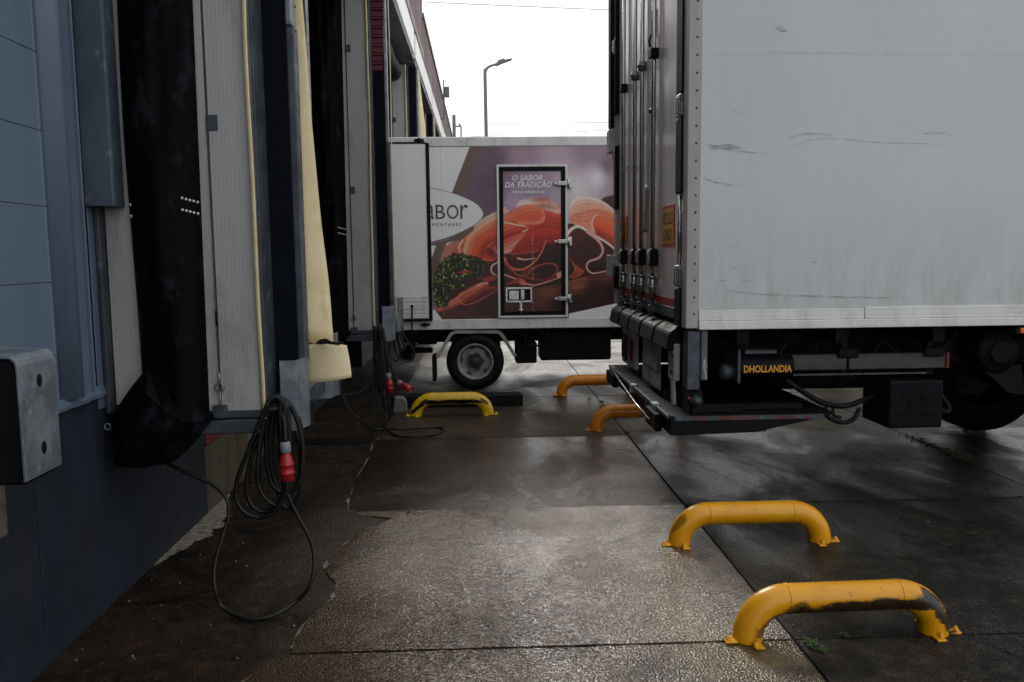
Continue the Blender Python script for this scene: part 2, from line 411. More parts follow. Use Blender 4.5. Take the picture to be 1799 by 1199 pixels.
class G:
    """collects shapes (world coordinates) into one mesh"""

    def __init__(s):
        s.bm = bmesh.new()

    def face(s, pts):
        return s.bm.faces.new([s.bm.verts.new(p) for p in pts])

    def box(s, x0, x1, y0, y1, z0, z1, bev=0.0, rot=None, seg=1):
        b = bmesh.new()
        c = Vector(((x0 + x1) / 2, (y0 + y1) / 2, (z0 + z1) / 2))
        bmesh.ops.create_cube(b, size=1.0)
        for v in b.verts:
            v.co = Vector((v.co.x * (x1 - x0), v.co.y * (y1 - y0), v.co.z * (z1 - z0)))
        if bev:
            bmesh.ops.bevel(b, geom=list(b.edges), offset=bev, segments=seg, profile=.5, affect='EDGES')
        for v in b.verts:
            if rot is not None:
                v.co = rot @ v.co
            v.co += c
        s.merge(b)
        return s

    def merge(s, b):
        mp_ = {}
        for v in b.verts:
            mp_[v] = s.bm.verts.new(v.co)
        for f in b.faces:
            nf = s.bm.faces.new([mp_[v] for v in f.verts])
            nf.smooth = f.smooth
        b.free()

    def prism(s, pts, d, bev=0.0):
        """closed polygon (list of 3-D points) extruded by vector d"""
        b = bmesh.new()
        f = b.faces.new([b.verts.new(p) for p in pts])
        r = bmesh.ops.extrude_face_region(b, geom=[f])
        vs = [e for e in r['geom'] if isinstance(e, bmesh.types.BMVert)]
        bmesh.ops.translate(b, verts=vs, vec=Vector(d))
        if bev:
            bmesh.ops.bevel(b, geom=list(b.edges), offset=bev, segments=1, affect='EDGES')
        bmesh.ops.recalc_face_normals(b, faces=list(b.faces))
        s.merge(b)
        return s

    def tube(s, pts, r, n=10, cap=True, radii=None):
        pts = [Vector(p) for p in pts]
        rings = []
        t0 = (pts[1] - pts[0]).normalized()
        a = Vector((0, 0, 1)) if abs(t0.z) < .9 else Vector((1, 0, 0))
        u = t0.cross(a).normalized()
        for i, p in enumerate(pts):
            if i == 0:
                t = t0
            elif i == len(pts) - 1:
                t = (pts[i] - pts[i - 1]).normalized()
            else:
                t = ((pts[i + 1] - p).normalized() + (p - pts[i - 1]).normalized())
                t = t.normalized() if t.length > 1e-6 else t0
            u = (u - t * u.dot(t)).normalized()
            w = t.cross(u)
            rr = radii[i] if radii else r
            rings.append([s.bm.verts.new(p + (u * math.cos(2 * math.pi * k / n) + w * math.sin(2 * math.pi * k / n)) * rr) for k in range(n)])
        for i in range(len(rings) - 1):
            for k in range(n):
                f = s.bm.faces.new((rings[i][k], rings[i][(k + 1) % n], rings[i + 1][(k + 1) % n], rings[i + 1][k]))
                f.smooth = True
        if cap:
            s.bm.faces.new(list(reversed(rings[0])))
            s.bm.faces.new(rings[-1])
        return s

    def cyl(s, a, b_, r, n=16, r2=None):
        return s.tube([a, b_], r, n, True, [r, r if r2 is None else r2])

    def lathe(s, c, axis, prof, n=32):
        """prof: list of (radius, offset along axis); open profile"""
        c = Vector(c)
        ax = Vector(axis).normalized()
        u = ax.orthogonal().normalized()
        w = ax.cross(u)
        rings = []
        for (r, o) in prof:
            if r < 1e-5:
                rings.append([s.bm.verts.new(c + ax * o)])
            else:
                rings.append([s.bm.verts.new(c + ax * o + (u * math.cos(2 * math.pi * k / n) + w * math.sin(2 * math.pi * k / n)) * r) for k in range(n)])
        for i in range(len(rings) - 1):
            A, B = rings[i], rings[i + 1]
            for k in range(n):
                q = [A[k % len(A)], A[(k + 1) % len(A)], B[(k + 1) % len(B)], B[k % len(B)]]
                q2 = []
                for v in q:
                    if v not in q2:
                        q2.append(v)
                if len(q2) > 2:
                    f = s.bm.faces.new(q2)
                    f.smooth = True
        return s

    def grid(s, fn, nu, nv, smooth=True):
        vs = [[s.bm.verts.new(fn(i / nu, j / nv)) for i in range(nu + 1)] for j in range(nv + 1)]
        for j in range(nv):
            for i in range(nu):
                f = s.bm.faces.new((vs[j][i], vs[j][i + 1], vs[j + 1][i + 1], vs[j + 1][i]))
                f.smooth = smooth
        return s

    def solidify(s, t):
        bmesh.ops.recalc_face_normals(s.bm, faces=list(s.bm.faces))
        bmesh.ops.solidify(s.bm, geom=list(s.bm.faces), thickness=t)
        return s

    def build(s, name, mat, parent=None, fix=True):
        if fix:
            bmesh.ops.recalc_face_normals(s.bm, faces=list(s.bm.faces))
        me = bpy.data.meshes.new(name)
        org = ORG.get(parent.as_pointer(), Vector()) if parent else Vector()
        for v in s.bm.verts:
            v.co -= org
        s.bm.to_mesh(me)
        s.bm.free()
        me.materials.append(mat)
        o = bpy.data.objects.new(name, me)
        C.objects.link(o)
        if parent:
            o.parent = parent
        ORG[o.as_pointer()] = org.copy()
        return o


KEEP = []


def tag(o, label=None, cat=None, group=None, kind=None):
    if label:
        o['label'] = label
    if cat:
        o['category'] = cat
    if group:
        o['group'] = group
    if kind:
        o['kind'] = kind
    KEEP.append(o)
    return o


def root(name, loc, label, cat, group=None):
    o = bpy.data.objects.new(name, None)
    o.empty_display_size = .1
    C.objects.link(o)
    o.location = loc
    ORG[o.as_pointer()] = Vector(loc)
    tag(o, label, cat, group)
    return o


def spline(pts, sub=6):
    p = [Vector(q) for q in pts]
    p = [p[0] * 2 - p[1]] + p + [p[-1] * 2 - p[-2]]
    out = []
    for i in range(1, len(p) - 2):
        for k in range(sub):
            t = k / sub
            out.append(.5 * ((2 * p[i]) + (p[i + 1] - p[i - 1]) * t + (2 * p[i - 1] - 5 * p[i] + 4 * p[i + 1] - p[i + 2]) * t * t
                             + (3 * p[i] - p[i - 1] - 3 * p[i + 1] + p[i + 2]) * t ** 3))
    out.append(p[-2])
    return out


def text(body, name, mat, parent, pos, width, height, face='-Y', shear=0.0, bold=0.0, extrude=0.0008, spacing=1.0):
    """lettering fitted into width x height; pos = lower-left corner as read"""
    cd = bpy.data.curves.new(name, 'FONT')
    cd.body = body
    cd.shear = shear
    cd.offset = bold
    cd.space_character = spacing
    cd.resolution_u = 3
    to = bpy.data.objects.new(name + '_tmp', cd)
    C.objects.link(to)
    bpy.context.view_layer.update()
    dg = bpy.context.evaluated_depsgraph_get()
    me = bpy.data.meshes.new_from_object(to.evaluated_get(dg))
    bpy.data.objects.remove(to, do_unlink=True)
    co = np.array([v.co[:] for v in me.vertices])
    mn, mxx = co.min(0), co.max(0)
    org = ORG.get(parent.as_pointer(), Vector())
    for v in me.vertices:
        a = (v.co.x - mn[0]) / (mxx[0] - mn[0]) * width
        b = (v.co.y - mn[1]) / (mxx[1] - mn[1]) * height
        if face == '-Y':
            q = Vector((pos[0] + a, pos[1], pos[2] + b))
        else:
            q = Vector((pos[0], pos[1] - a, pos[2] + b))
        v.co = q - org
    me.materials.clear()
    me.materials.append(mat)
    o = bpy.data.objects.new(name, me)
    C.objects.link(o)
    o.parent = parent
    ORG[o.as_pointer()] = org.copy()
    return o


def hsh(*a):
    return (math.sin(sum(v * k for v, k in zip(a, (12.9898, 78.233, 37.719)))) * 43758.5453) % 1.0


# =================================================================== GROUND
WX = -1.763                                      # plane of the dock wall
g = G()
g.box(-600, 600, -300, 900, -.4, -.014)
ground = tag(g.build('ground', M_ground), kind='structure')

EDGE = [(-1.10, 2.4), (-1.02, 2.75), (-0.938, 3.042), (-0.872, 3.165), (-0.803, 3.255), (-0.82, 3.381), (-0.792, 3.601), (-0.728, 3.814), (-0.733, 3.95),
        (-0.815, 4.138), (-0.85, 4.3), (-0.804, 4.513), (-0.717, 4.796), (-0.567, 4.976), (-0.755, 5.068), (-0.868, 5.157),
        (-0.903, 5.38), (-0.927, 5.866), (-0.926, 6.631), (-0.956, 7.039), (-0.919, 7.258)]


def rough_edge(pts, n=7, amp=.012):
    out = []
    for a, b in zip(pts[:-1], pts[1:]):
        for k in range(n):
            t = k / n
            out.append((a[0] + (b[0] - a[0]) * t + (random.random() - .5) * amp * 2, a[1] + (b[1] - a[1]) * t + (random.random() - .5) * amp * .6))
    out.append(pts[-1])
    return out


EDGE = rough_edge(EDGE, 7, .006)
g = G()
g.box(WX - .05, -.3, -4, 30, -.012, -.006)
apron = g.build('apron', M_apron, ground)

XL = [None, 1.285, 3.70, 6.6, 9.6]
YL = [-3.0, -.5, 1.35, 3.26, 5.14, 7.2, 9.25, 12.2, 15.4, 18.6]


def joint_edge(a, b, n, amp):
    """points along a slab edge from a to b, slightly chipped"""
    out = []
    for k in range(n):
        t = k / n
        j = (random.random() - .5) * amp if 0 < k else 0
        out.append((a[0] + (b[0] - a[0]) * t + j * (0 if abs(b[0] - a[0]) > abs(b[1] - a[1]) else 1),
                    a[1] + (b[1] - a[1]) * t + j * (1 if abs(b[0] - a[0]) > abs(b[1] - a[1]) else 0)))
    return out


for j in range(len(YL) - 1):
    for i in range(len(XL) - 1):
        y0, y1 = YL[j] + .006, YL[j + 1] - .006
        x1 = XL[i + 1] - .007
        h = (random.random() - .5) * .004
        near = 1 <= j <= 5 and i < 2
        if i == 0:
            left = [(x, y) for x, y in EDGE if y0 < y < y1]
            if y1 < 2.6 and y0 < 2.4:
                left = [(-1.1, y0), (-1.12, y1)]
            elif y0 < 2.4:
                left = [(-1.1, y0)] + left + [(left[-1][0], y1)]
            elif j < 6 and left:
                left = [(left[0][0], y0)] + left + [(left[-1][0], y1)]
            else:
                left = [(-.95, y0), (-.93, y1)]
        else:
            left = [(XL[i] + .007, y0), (XL[i] + .007, y1)]
        k = 40 if near else 2
        am = .007 if near else 0
        ring = left[:-1] + joint_edge(left[-1], (x1, y1), k, am) + joint_edge((x1, y1), (x1, y0), k, am) + joint_edge((x1, y0), left[0], k, am)
        g = G()
        g.prism([(x, y, h) for x, y in ring], (0, 0, -.012 - h))
        g.build('slab', ((M_slab_dark if j == 4 else M_slab) if j < 5 else M_slab_far) if i == 0 else (M_slab_grey if j < 5 else M_slab_far), ground)

# dried cement slurry along the ragged slab edge, and at the foot of the wall
g = G()
prev = None
for x, y in EDGE:
    if y < 2.9:
        continue
    w = .0025 + .009 * max(0, math.sin(y * 17 + x * 9)) ** 2 + .004 * max(0, math.sin(y * 61)) + .002 * hsh(x * 3, y)
    cur = ((x - w, y, -.0035), (x + w * .6, y + .002, .0035))
    if prev and math.sin(y * 7.3) > -.75:
        g.face([prev[0], prev[1], cur[1], cur[0]])
    prev = cur
g.build('slurry_line', M_slurry, ground)
g = G()
pr = None
for k in range(60):
    y = 4.3 + k * .022
    w = .02 + .17 * math.sin(math.pi * min(1, k / 59)) ** 1.5 * (.85 + .15 * math.sin(k * .7) + .08 * math.sin(k * 1.9)) if k else .01
    cur = ((WX + .002, y, -.002), (WX + w, y + .01 * hsh(k), -.0045))
    if pr:
        g.face([pr[0], pr[1], cur[1], cur[0]])
    pr = cur
g.build('wall_foot_mortar', M_slurry, ground)
# cracks in the slabs (thin dark openings, dirt filled)
M_crack = flat('crack_dirt', (0.008, 0.007, 0.005), .9)


def crack(pts, w):
    g = G()
    q = rough_edge(pts, 9, .012)
    for (a, b) in zip(q[:-1], q[1:]):
        d = Vector((b[0] - a[0], b[1] - a[1], 0))
        nrm = Vector((-d.y, d.x, 0)).normalized() * w * (.5 + hsh(a[0], a[1]))
        g.face([(a[0] - nrm.x, a[1] - nrm.y, .0032), (a[0] + nrm.x, a[1] + nrm.y, .0032), (b[0] + nrm.x, b[1] + nrm.y, .0032), (b[0] - nrm.x, b[1] - nrm.y, .0032)])
    g.build('crack', M_crack, ground)


crack([(1.3, 6.6), (1.6, 6.3), (1.75, 5.7), (2.1, 5.2)], .003)
crack([(2.0, 6.9), (2.3, 6.4), (2.9, 6.2), (3.5, 5.5)], .003)
crack([(2.2, 4.7), (2.6, 4.2), (2.7, 3.7), (2.85, 3.3)], .003)
crack([(2.05, 3.2), (2.2, 2.9), (2.3, 2.6)], .003)
crack([(-.1, 9.2), (.1, 8.6), (.6, 8.2), (1.25, 7.9)], .002)
crack([(-.2, 7.2), (.1, 7.45), (.5, 7.75)], .002)

# grit scattered on the ground
g = G()
for k in range(650):
    x = -1.7 + random.random() ** 1.5 * 4.6
    y = 2.7 + random.random() * 6.0
    if hsh(x, y) < .35 and x > -.7:
        continue
    r = .0014 + .0045 * random.random() ** 5
    z = .001 if x > -.7 else -.005
    rm = Matrix.Rotation(random.random() * 6, 3, 'Z')
    g.box(x - r, x + r, y - r * .7, y + r * .7, z, z + r * 1.1, rot=rm)
tag(g.build('grit', M_stone), 'pale grit crumbs scattered over the wet concrete', 'grit', kind='stuff')

# slot drain next to the dock
dr = root('slot_drain', (-1.3, 7.2, 0), 'black slot drain set in the brown screed beside the dock', 'drain')
g = G()
g.box(-1.70, -.98, 7.06, 7.30, -.011, -.001)
g.build('frame', M_chassis, dr)
for k in range(12):
    g = G()
    g.box(-1.68 + k * .058, -1.64 + k * .058, 7.08, 7.28, -.001, .004)
    g.build('grate_bar', M_chassis, dr)

# =================================================================== WAREHOUSE
B = root('warehouse_building', (WX, 0, 0), 'long blue-grey warehouse wall with dark plinth and mauve upper cladding', 'building')
Y0B, Y1B = -7.0, 30.0
# plinth cut into poured bays with open joints
pl = [Y0B, -3.2, .3, 3.235, 4.92, 5.20]
for a, b in zip(pl[:-1], pl[1:]):
    g = G()
    g.box(WX - .4, WX, a + .004, b - .004, -.3, 1.0, .004)
    g.build('plinth', M_plinth, B)
g = G()
g.box(WX - .4, WX - .002, 5.202, 6.15, -.3, .42, .004)
g.build('plinth', M_pit, B)
g = G()
g.box(WX - .4, WX + .010, 5.204, 7.94, .43, .60, .006)
g.build('dock_edge', M_red_edge, B)
for k, (a, b) in enumerate(((5.2, 7.95), (9.35, 12.1), (13.5, 16.25), (17.65, 20.4), (21.8, 24.5))):
    g = G()
    g.box(WX - 1.6, WX - .03, a + .004, b - .004, .61, 1.0)
    g.build('dock_leveller', M_chassis, B)
    g = G()
    g.box(WX - 1.6, WX - .9, a - .1, b + .1, -.3, .60)
    g.build('pit_back_wall', M_chassis, B)  # black back stands in for the darkness inside the open pit
for a, b in ((7.95, 9.35), (12.1, 13.5), (16.25, 17.65), (20.4, 21.8), (24.5, 30)):
    g = G()
    g.box(WX - .9, WX - .002, a + .002, b - .002, -.3, 1.0, .004)
    g.build('plinth', M_plinth, B)
# mortar ledge on top of the plinth
g = G()
prv = None
for k in range(44):
    y = 2.0 + k * .0435
    w = .018 + .014 * hsh(k, 5)
    cur = [(WX - .05, y, 1.03), (WX + w * .3, y, 1.032 + .008 * hsh(k)), (WX + w, y, 1.002 + .006 * hsh(k, 3)), (WX + w * .9, y, .988)]
    if prv:
        for a in range(3):
            g.face([prv[a], prv[a + 1], cur[a + 1], cur[a]])
    prv = cur
g.build('mortar_ledge', M_wall_trim, B)
# horizontal wall sheets
z = 1.005
edges_z = [1.005, 1.218, 1.523, 1.831, 2.135, 2.445]
while edges_z[-1] < 4.7:
    edges_z.append(edges_z[-1] + .307)
for a, b in zip(edges_z[:-1], edges_z[1:]):
    for ya, yb in ((Y0B, 3.46), (3.46, Y1B)):
        g = G()
        g.box(WX - .12, WX - .004, ya, yb - .002, a + .001, b - .001, .002)
        g.build('wall_panel', M_wall, B)
g = G()
g.box(WX - .3, WX - .1, Y0B, Y1B - .05, 1.0, 5.01)
g.build('wall_core', M_plinth, B)
# half-round flashing column and flat corner strip beside the first shelter
g = G()
g.grid(lambda u, v: (WX - .003 + .062 * math.sin(math.pi * u), 3.475 + .15 * u, 1.03 + 3.97 * v), 14, 2)
g.solidify(.004)
g.build('half_round_flashing', M_wall, B)
g = G()
g.box(WX - .004, WX + .008, 3.632, 3.735, 1.03, 5.0, .003)
g.box(WX - .004, WX + .022, 3.735, 3.748, 1.03, 5.0, .002)
g.box(WX - .004, WX + .006, 3.802, 3.905, .93, 5.0, .002)
g.build('corner_flashing', M_wall_trim, B)
g = G()
g.box(WX - .01, WX + .004, 3.752, 3.80, 1.03, 5.0)
g.build('shadow_gap', M_chassis, B)
# fascia overhanging the shelters: soffit, maroon trim, mauve cladding
FX = -1.0
YS = 15.1
g = G()
g.box(WX - .02, FX - .11, Y0B, YS, 5.02, 5.07)
g.build('soffit', M_galv_dark, B)
g = G()
g.box(FX - .10, FX + .05, Y0B, YS, 5.02, 5.16, .01)
g.build('maroon_fascia', M_maroon, B)


def cladding(parent, ya, yb, z0, z1):
    g = G()
    pts = []
    y = ya
    while y < yb:
        pts += [(y, 0), (y + .17, 0), (y + .20, .035), (y + .25, .035)]
        y += .28
    for (a, b) in zip(pts[:-1], pts[1:]):
        g.face([(FX + a[1], a[0], z0), (FX + b[1], b[0], z0), (FX + b[1], b[0], z1), (FX + a[1], a[0], z1)])
    g.build('corrugated_cladding', M_mauve, parent)


cladding(B, Y0B, YS, 5.162, 6.44)
g = G()
g.box(-22, FX - .005, Y0B, YS - .03, 5.165, 6.42)
g.box(-22, WX - .31, Y0B, YS - .03, 0, 5.01)
g.build('hall', M_roof, B)
g = G()
g.box(-22.1, FX + .06, Y0B - .1, YS + .02, 6.442, 6.54)
g.build('roof_edge', M_mauve, B)

B2 = root('far_hall', (WX, 28, 0), 'lower mauve corrugated hall further along behind the white truck', 'building')
cladding(B2, YS + .03, 32, 4.92, 5.79)
g = G()
g.box(FX - .1, FX + .06, YS + .03, 32, 4.80, 4.918, .01)
g.build('dark_fascia', M_chassis, B2)
g = G()
g.box(-22, FX - .01, YS + .03, 32.1, 4.93, 5.78)
g.box(-22, WX - .31, YS + .03, 32.1, 0, 4.92)
g.build('wall', M_wall, B2)
g = G()
g.box(-22, FX + .06, YS + .03, 32.2, 5.792, 5.86)
g.build('roof_edge', M_mauve, B2)

# =================================================================== DOCK SHELTERS


def dock_shelter(y0, idx, label, flap, detail):
    S = root('dock_shelter', (WX, y0, 0), label, 'dock shelter', 'dock shelters along the warehouse wall')
    top = 4.32
    W = .95
    # galvanised wall post (upper channel + lower flat)
    g = G()
    g.box(-1.752, -1.732, y0 - .06, y0 + .015, .90, top, .003)
    g.build('wall_post', M_galv_dark, S)
    g = G()
    g.box(-1.756, -1.63, y0 - .13, y0 - .115, 1.85, top, .003)
    g.box(-1.644, -1.63, y0 - .115, y0 - .01, 1.85, top, .003)
    g.box(-1.756, -1.744, y0 - .115, y0 - .062, 1.85, top, .003)
    ch = g.build('wall_channel', M_galv_mid, S)
    if detail > 1:
        for (px_, pz) in ((-1.742, 1.02), (-1.742, 1.31), (-1.742, 1.62)):
            g = G()
            g.lathe((px_, y0 - .06, pz), (0, -1, 0), [(0, .006), (.006, .004), (.008, 0)], 8)
            g.build('screw', M_galv_dark, S)
    # fixed inner panel and hinged outer panel, white ribbed sandwich boards
    g = G()
    g.box(-1.728, -1.50, y0, y0 + .04, .93, top, .002)
    g.build('inner_panel', M_white_rib, S)
    g = G()
    g.box(-1.345, -1.2465, y0 - .012, y0 + .032, .895, top, .002)
    g.build('outer_panel', M_white_rib, S)
    g = G()
    g.box(-1.234, -1.052, y0 - .012, y0 + .032, .895, top, .002)
    g.build('outer_panel', M_white_rib, S)
    g = G()
    g.box(-1.2466, -1.2339, y0 + .004, y0 + .03, .895, top)
    g.build('panel_joint', M_galv_dark, S)
    g = G()
    for zz in ((2.229, 3.45) if idx < 2 else (2.238, 3.551)):
        g = G()
        g.box(-1.242, -1.19, y0 - .018, y0 - .013, zz - .035, zz + .035, .001)
        g.build('hinge', M_galv_dark, S)
    # bracing wire with turnbuckle
    g = G()
    g.tube([(-1.237, y0 - .022, .93), (-1.238, y0 - .022, 1.08), (-1.236, y0 - .022, 2.19)], .0028, 6)
    w_ = g.build('bracing_wire', M_galv_dark, S)
    if detail > 0:
        g = G()
        g.lathe((-1.237, y0 - .022, 1.01), (0, 1, 0), [(.018, -.004), (.024, -.004), (.024, .004), (.018, .004), (.018, -.004)], 14)
        g.cyl((-1.237, y0 - .022, 1.028), (-1.237, y0 - .022, 1.08), .007, 8)
        g.cyl((-1.237, y0 - .022, .9), (-1.237, y0 - .022, .99), .006, 8)
        g.build('turnbuckle', M_galv, w_)
        g = G()
        g.cyl((-1.237, y0 - .022, 1.30), (-1.237, y0 - .022, 1.37), .005, 8)
        g.build('wire_clamp', M_chassis, w_)
        g = G()
        g.box(-1.268, -1.205, y0 - .045, y0 - .015, .865, .926, .003)
        g.build('wire_bracket', M_galv_dark, S)
    # bottom rails
    g = G()
    g.box(-1.52, -1.045, y0 - .02, y0 + .05, .862, .893, .003)
    g.build('bottom_rail', M_galv_dark, S)
    g = G()
    g.box(-1.52, -1.055, y0 - .045, y0 + .05, .79, .856, .006)
    g.build('bottom_beam', M_galv_dark, S)
    g = G()
    g.box(-1.03, -.905, y0 + .13, y0 + .19, .86, .945, .004)
    g.build('front_rail', M_galv_dark, S)
    g = G()
    g.box(-.99, -.915, y0 + .195, y0 + W - .07, .83, .93, .004)
    g.build('front_beam', M_galv_dark, S)
    # yellow foam edge, slightly bowed
    sd_ = idx * 1.7

    def foam(u, v):
        bow = .007 * math.sin(v * 7 + sd_) + .003 * math.sin(v * 19 + sd_)
        return (-1.046 + .020 * u + bow * .6 - .02 * (1 - v) ** 3 * 0, y0 - .03 - .012 * u + bow, .86 + (top - .86) * v)
    g = G()
    g.grid(foam, 2, 40)
    g.solidify(.008)
    g.build('foam_edge', M_foam, S)
    g = G()
    g.box(-1.024, -1.012, y0 - .035, y0 + .01, .90, top, .002)
    g.box(-1.012, -1.0095, y0 + .01, y0 + .129, .90, top)
    g.build('edge_angle', M_galv_dark, S)
    # navy ribbed return sheet
    g = G()
    g.box(-1.01, -.90, y0 + .13, y0 + .15, .95, top)
    g.build('navy_sheet', M_navy, S)
    if idx == 2:
        for k in range(12):
            zz = 3.37 + k * .083
            g = G()
            g.prism([(-1.008, y0 + .128, zz), (-1.008, y0 + .118, zz + .012), (-1.008, y0 + .118, zz + .06), (-1.008, y0 + .10, zz + .066), (-1.008, y0 + .10, zz + .081), (-1.008, y0 + .128, zz + .081)], (.095 + .004 * k, 0, 0))
            g.build('maroon_slat', M_maroon, S)
    # galvanised front post: folded profile, upper length set back
    g = G()
    g.box(-.945, -.912, y0 + .155, y0 + .17, 1.10, 2.70, .003)
    g.box(-.912, -.868, y0 + .16, y0 + .245, 1.10, 2.70, .006)
    g.build('front_post', M_galv_dark, S)
    g = G()
    g.box(-.955, -.918, y0 + .15, y0 + .165, 2.705, top, .003)
    g.box(-.918, -.876, y0 + .155, y0 + .24, 2.705, top, .006)
    g.build('front_post', M_galv, S)
    if detail > 0:
        for zz in (2.78, 2.67, 2.0, 1.98, 1.45, 1.30, 3.3, 3.9):
            for xx, yy, ax in ((-.925, y0 + .155, (0, -1, 0)), (-.868, y0 + .2, (1, 0, 0))):
                g = G()
                g.lathe((xx, yy, zz + (.02 if ax[0] else 0)), ax, [(0, .007), (.006, .005), (.008, 0)], 8)
                g.build('bolt', M_galv_dark, S)
    # folded steel stops low on the front edge
    for (ya, xa, za, zb) in ((y0 + .06, -.975, .775, 1.12), (y0 + .88, -.968, .79, 1.16)):
        g = G()
        sh = [(xa, ya, 0), (xa + .078, ya + .008, 0), (xa + .112, ya + .13, 0), (xa + .104, ya + .134, 0), (xa + .072, ya + .016, 0), (xa, ya + .008, 0)]
        g.prism([(p[0], p[1], za + (.004 if k in (2, 3) else 0)) for k, p in enumerate(sh)], (0, 0, zb - za), .0015)
        g.build('steel_stop', M_galv, S)
        g = G()
        g.box(xa + .01, xa + .10, ya + .135, ya + .27, za - .02, za + .12, .004)
        g.build('stop_buffer', M_rubber, S)
    # black tarpaulin sleeve between the panels
    def sleeve(u, v):
        z_ = (1.1 - .225 * u ** .9) + (top - (1.1 - .225 * u ** .9)) * v
        x_ = -1.605 + .345 * u - .03 * (1 - v) * u
        bul = math.sin(math.pi * min(1, max(0, u))) ** .6
        wr = .012 * math.sin(9 * v + 5 * u + sd_ * 2) + .006 * math.sin(23 * v - 11 * u + sd_) + .006 * math.sin(27 * u + 4 * v) * v
        y_ = y0 - .016 - bul * (.085 + wr) - .05 * u * (1 - v) ** 6
        if u > .98:
            y_ = y0 - .02
        return (x_ + .010 * math.sin(8 * v + sd_) * (1 - u), y_, z_)
    g = G()
    g.grid(sleeve, 22, 60)
    sl = g.build('tarpaulin_sleeve', M_fabric, S, fix=False)
    g = G()
    A = [(-1.545, 1.118), (-1.43, 1.012), (-1.335, .93), (-1.258, .872), (-1.33, .79), (-1.435, .678), (-1.57, .660), (-1.695, .664), (-1.708, .78), (-1.722, .885), (-1.63, 1.02)]
    dep = [.075, .125, .125, .075, .10, .13, .145, .125, .11, .09, .07]
    fr = [g.bm.verts.new((x_, y0 - d_, z_)) for (x_, z_), d_ in zip(A, dep)]
    bk = [g.bm.verts.new((x_ * .97 - .045, y0 + .06, z_ * .96 + .035)) for (x_, z_) in A]
    hub = [g.bm.verts.new((x_ * .55 - 1.50 * .45, y0 - .15 + .008 * math.sin(5 * x_ + idx), z_ * .55 + .86 * .45)) for (x_, z_) in A]
    nA = len(A)
    for k in range(nA):
        k2 = (k + 1) % nA
        for q in ((fr[k], fr[k2], hub[k2], hub[k]), (fr[k], bk[k], bk[k2], fr[k2])):
            g.bm.faces.new(q)
    g.bm.faces.new(hub)
    ftb = g.build('tarpaulin_foot', M_fabric, S)
    g = G()
    g.tube([(A[k][0], y0 - dep[k] - .001, A[k][1]) for k in (0, 1, 2, 3)], .003, 6)
    g.build('seam', M_rubber, ftb)
    if detail > 0:
        for rr in range(2):
            for k in range(5):
                zz = 1.885 - rr * .052 - .004 * k
                u = .80 + .043 * k
                p = sleeve(u, (zz - .9) / (top - .9))
                g = G()
                g.lathe((p[0], p[1] - .002, zz), (0, -1, 0), [(0, .008), (.0055, .006), (.0085, 0)], 8)
                g.build('dome_screw', M_screw, S)
            p = sleeve(.06, (1.86 - rr * .052 - 1.1) / (top - 1.1))
            g = G()
            g.lathe((p[0], p[1] - .003, 1.86 - rr * .052), (0, -1, 0), [(0, .008), (.0055, .006), (.0085, 0)], 8)
            g.build('dome_screw', M_screw, S)
        g = G()
        g.lathe((-1.735, y0 - .09, .845), (0, -1, 0), [(.012, -.003), (.017, -.003), (.017, .003), (.012, .003), (.012, -.003)], 12)
        g.build('eyelet', M_galv, S)
    # yellow foam flap hanging at the front
    if flap:
        def fl(u, v):
            u_ = u
            prof = np.interp(v, [0, .09, .12, .2, .35, .55, .75, 1], flap)
            z_ = 1.19 + (top - 1.19) * v - .03 * u * (1 - v)
            curl = .05 * (1 - v) ** 2 * u
            return (-.925 + prof * u + .006 * math.sin(9 * v + 3 * u), y0 + .30 + .05 * math.sin(5 * v + idx) * u + .03 * u * u - curl, z_)
        g = G()
        g.grid(fl, 6, 40)
        g.solidify(.004)
        g.build('foam_flap', M_foam, S)
    if idx == 1:
        # torn-off lower piece, curling forward
        def low(u, v):
            topz = 1.172 + .018 * max(0, math.sin((u - .2) * 6.3)) * (1 if .2 < u < .7 else 0) + .003 * math.sin(u * 37)
            z_ = .972 + .036 * u + (topz - (.972 + .036 * u)) * v
            x_ = -.915 + (.252 - .022 * v ** 1.6) * u
            return (x_, y0 + .285 - .065 * math.sin(u * 1.9) * (1 - .3 * v) + .02 * u ** 4, z_)
        g = G()
        g.grid(low, 24, 8)
        g.solidify(.006)
        g.build('torn_foam_piece', M_foam, S)
        g = G()
        g.prism([(x_, y0 + .20, z_) for x_, z_ in ((-.832, 1.186), (-.806, 1.206), (-.778, 1.212), (-.75, 1.196), (-.70, 1.190), (-.69, 1.187), (-.723, 1.180), (-.774, 1.184), (-.807, 1.181))], (0, .004, 0))
        g.build('tear_gap', M_rubber, S)
        for (hx, hz, rx_) in ((-.895, 1.30, .010),):
            g = G()
            g.lathe((hx, y0 + .262, hz), (0, -1, 0), [(0, .004), (rx_ * .7, .004), (rx_, 0)], 9)
            g.build('tear_hole', M_rubber, S)
    elif idx > 1:
        # thin cream edge of the flap
        g = G()
        g.grid(lambda u, v: (-.866 + .006 * u + .006 * math.sin(v * 8 + idx), y0 + .26 + .006 * u, .95 + (top - .95) * v), 1, 30)
        g.solidify(.006)
        g.build('flap_edge', M_foam, S)
    # far side of the shelter
    g = G()
    g.box(-1.728, -1.0, y0 + W, y0 + W + .04, .9, top)
    g.build('far_panel', M_white_rib, S)
    g = G()
    g.box(-1.0, -.955, y0 + W - .06, y0 + W + .02, .9, top, .004)
    g.build('far_post', M_galv_dark, S)
    # header: frame, sign board, black roll and dark underside
    g = G()
    g.box(WX + .02, -.90, y0 - .05, y0 + 3.95, 4.335, 4.40, .004)
    g.build('header_frame', M_galv_dark, S)
    g = G()
    g.box(WX + .02, -.955, y0 - .05, y0 + 3.95, 4.402, 4.70, .004)
    g.build('header_box', M_navy, S)
    g = G()
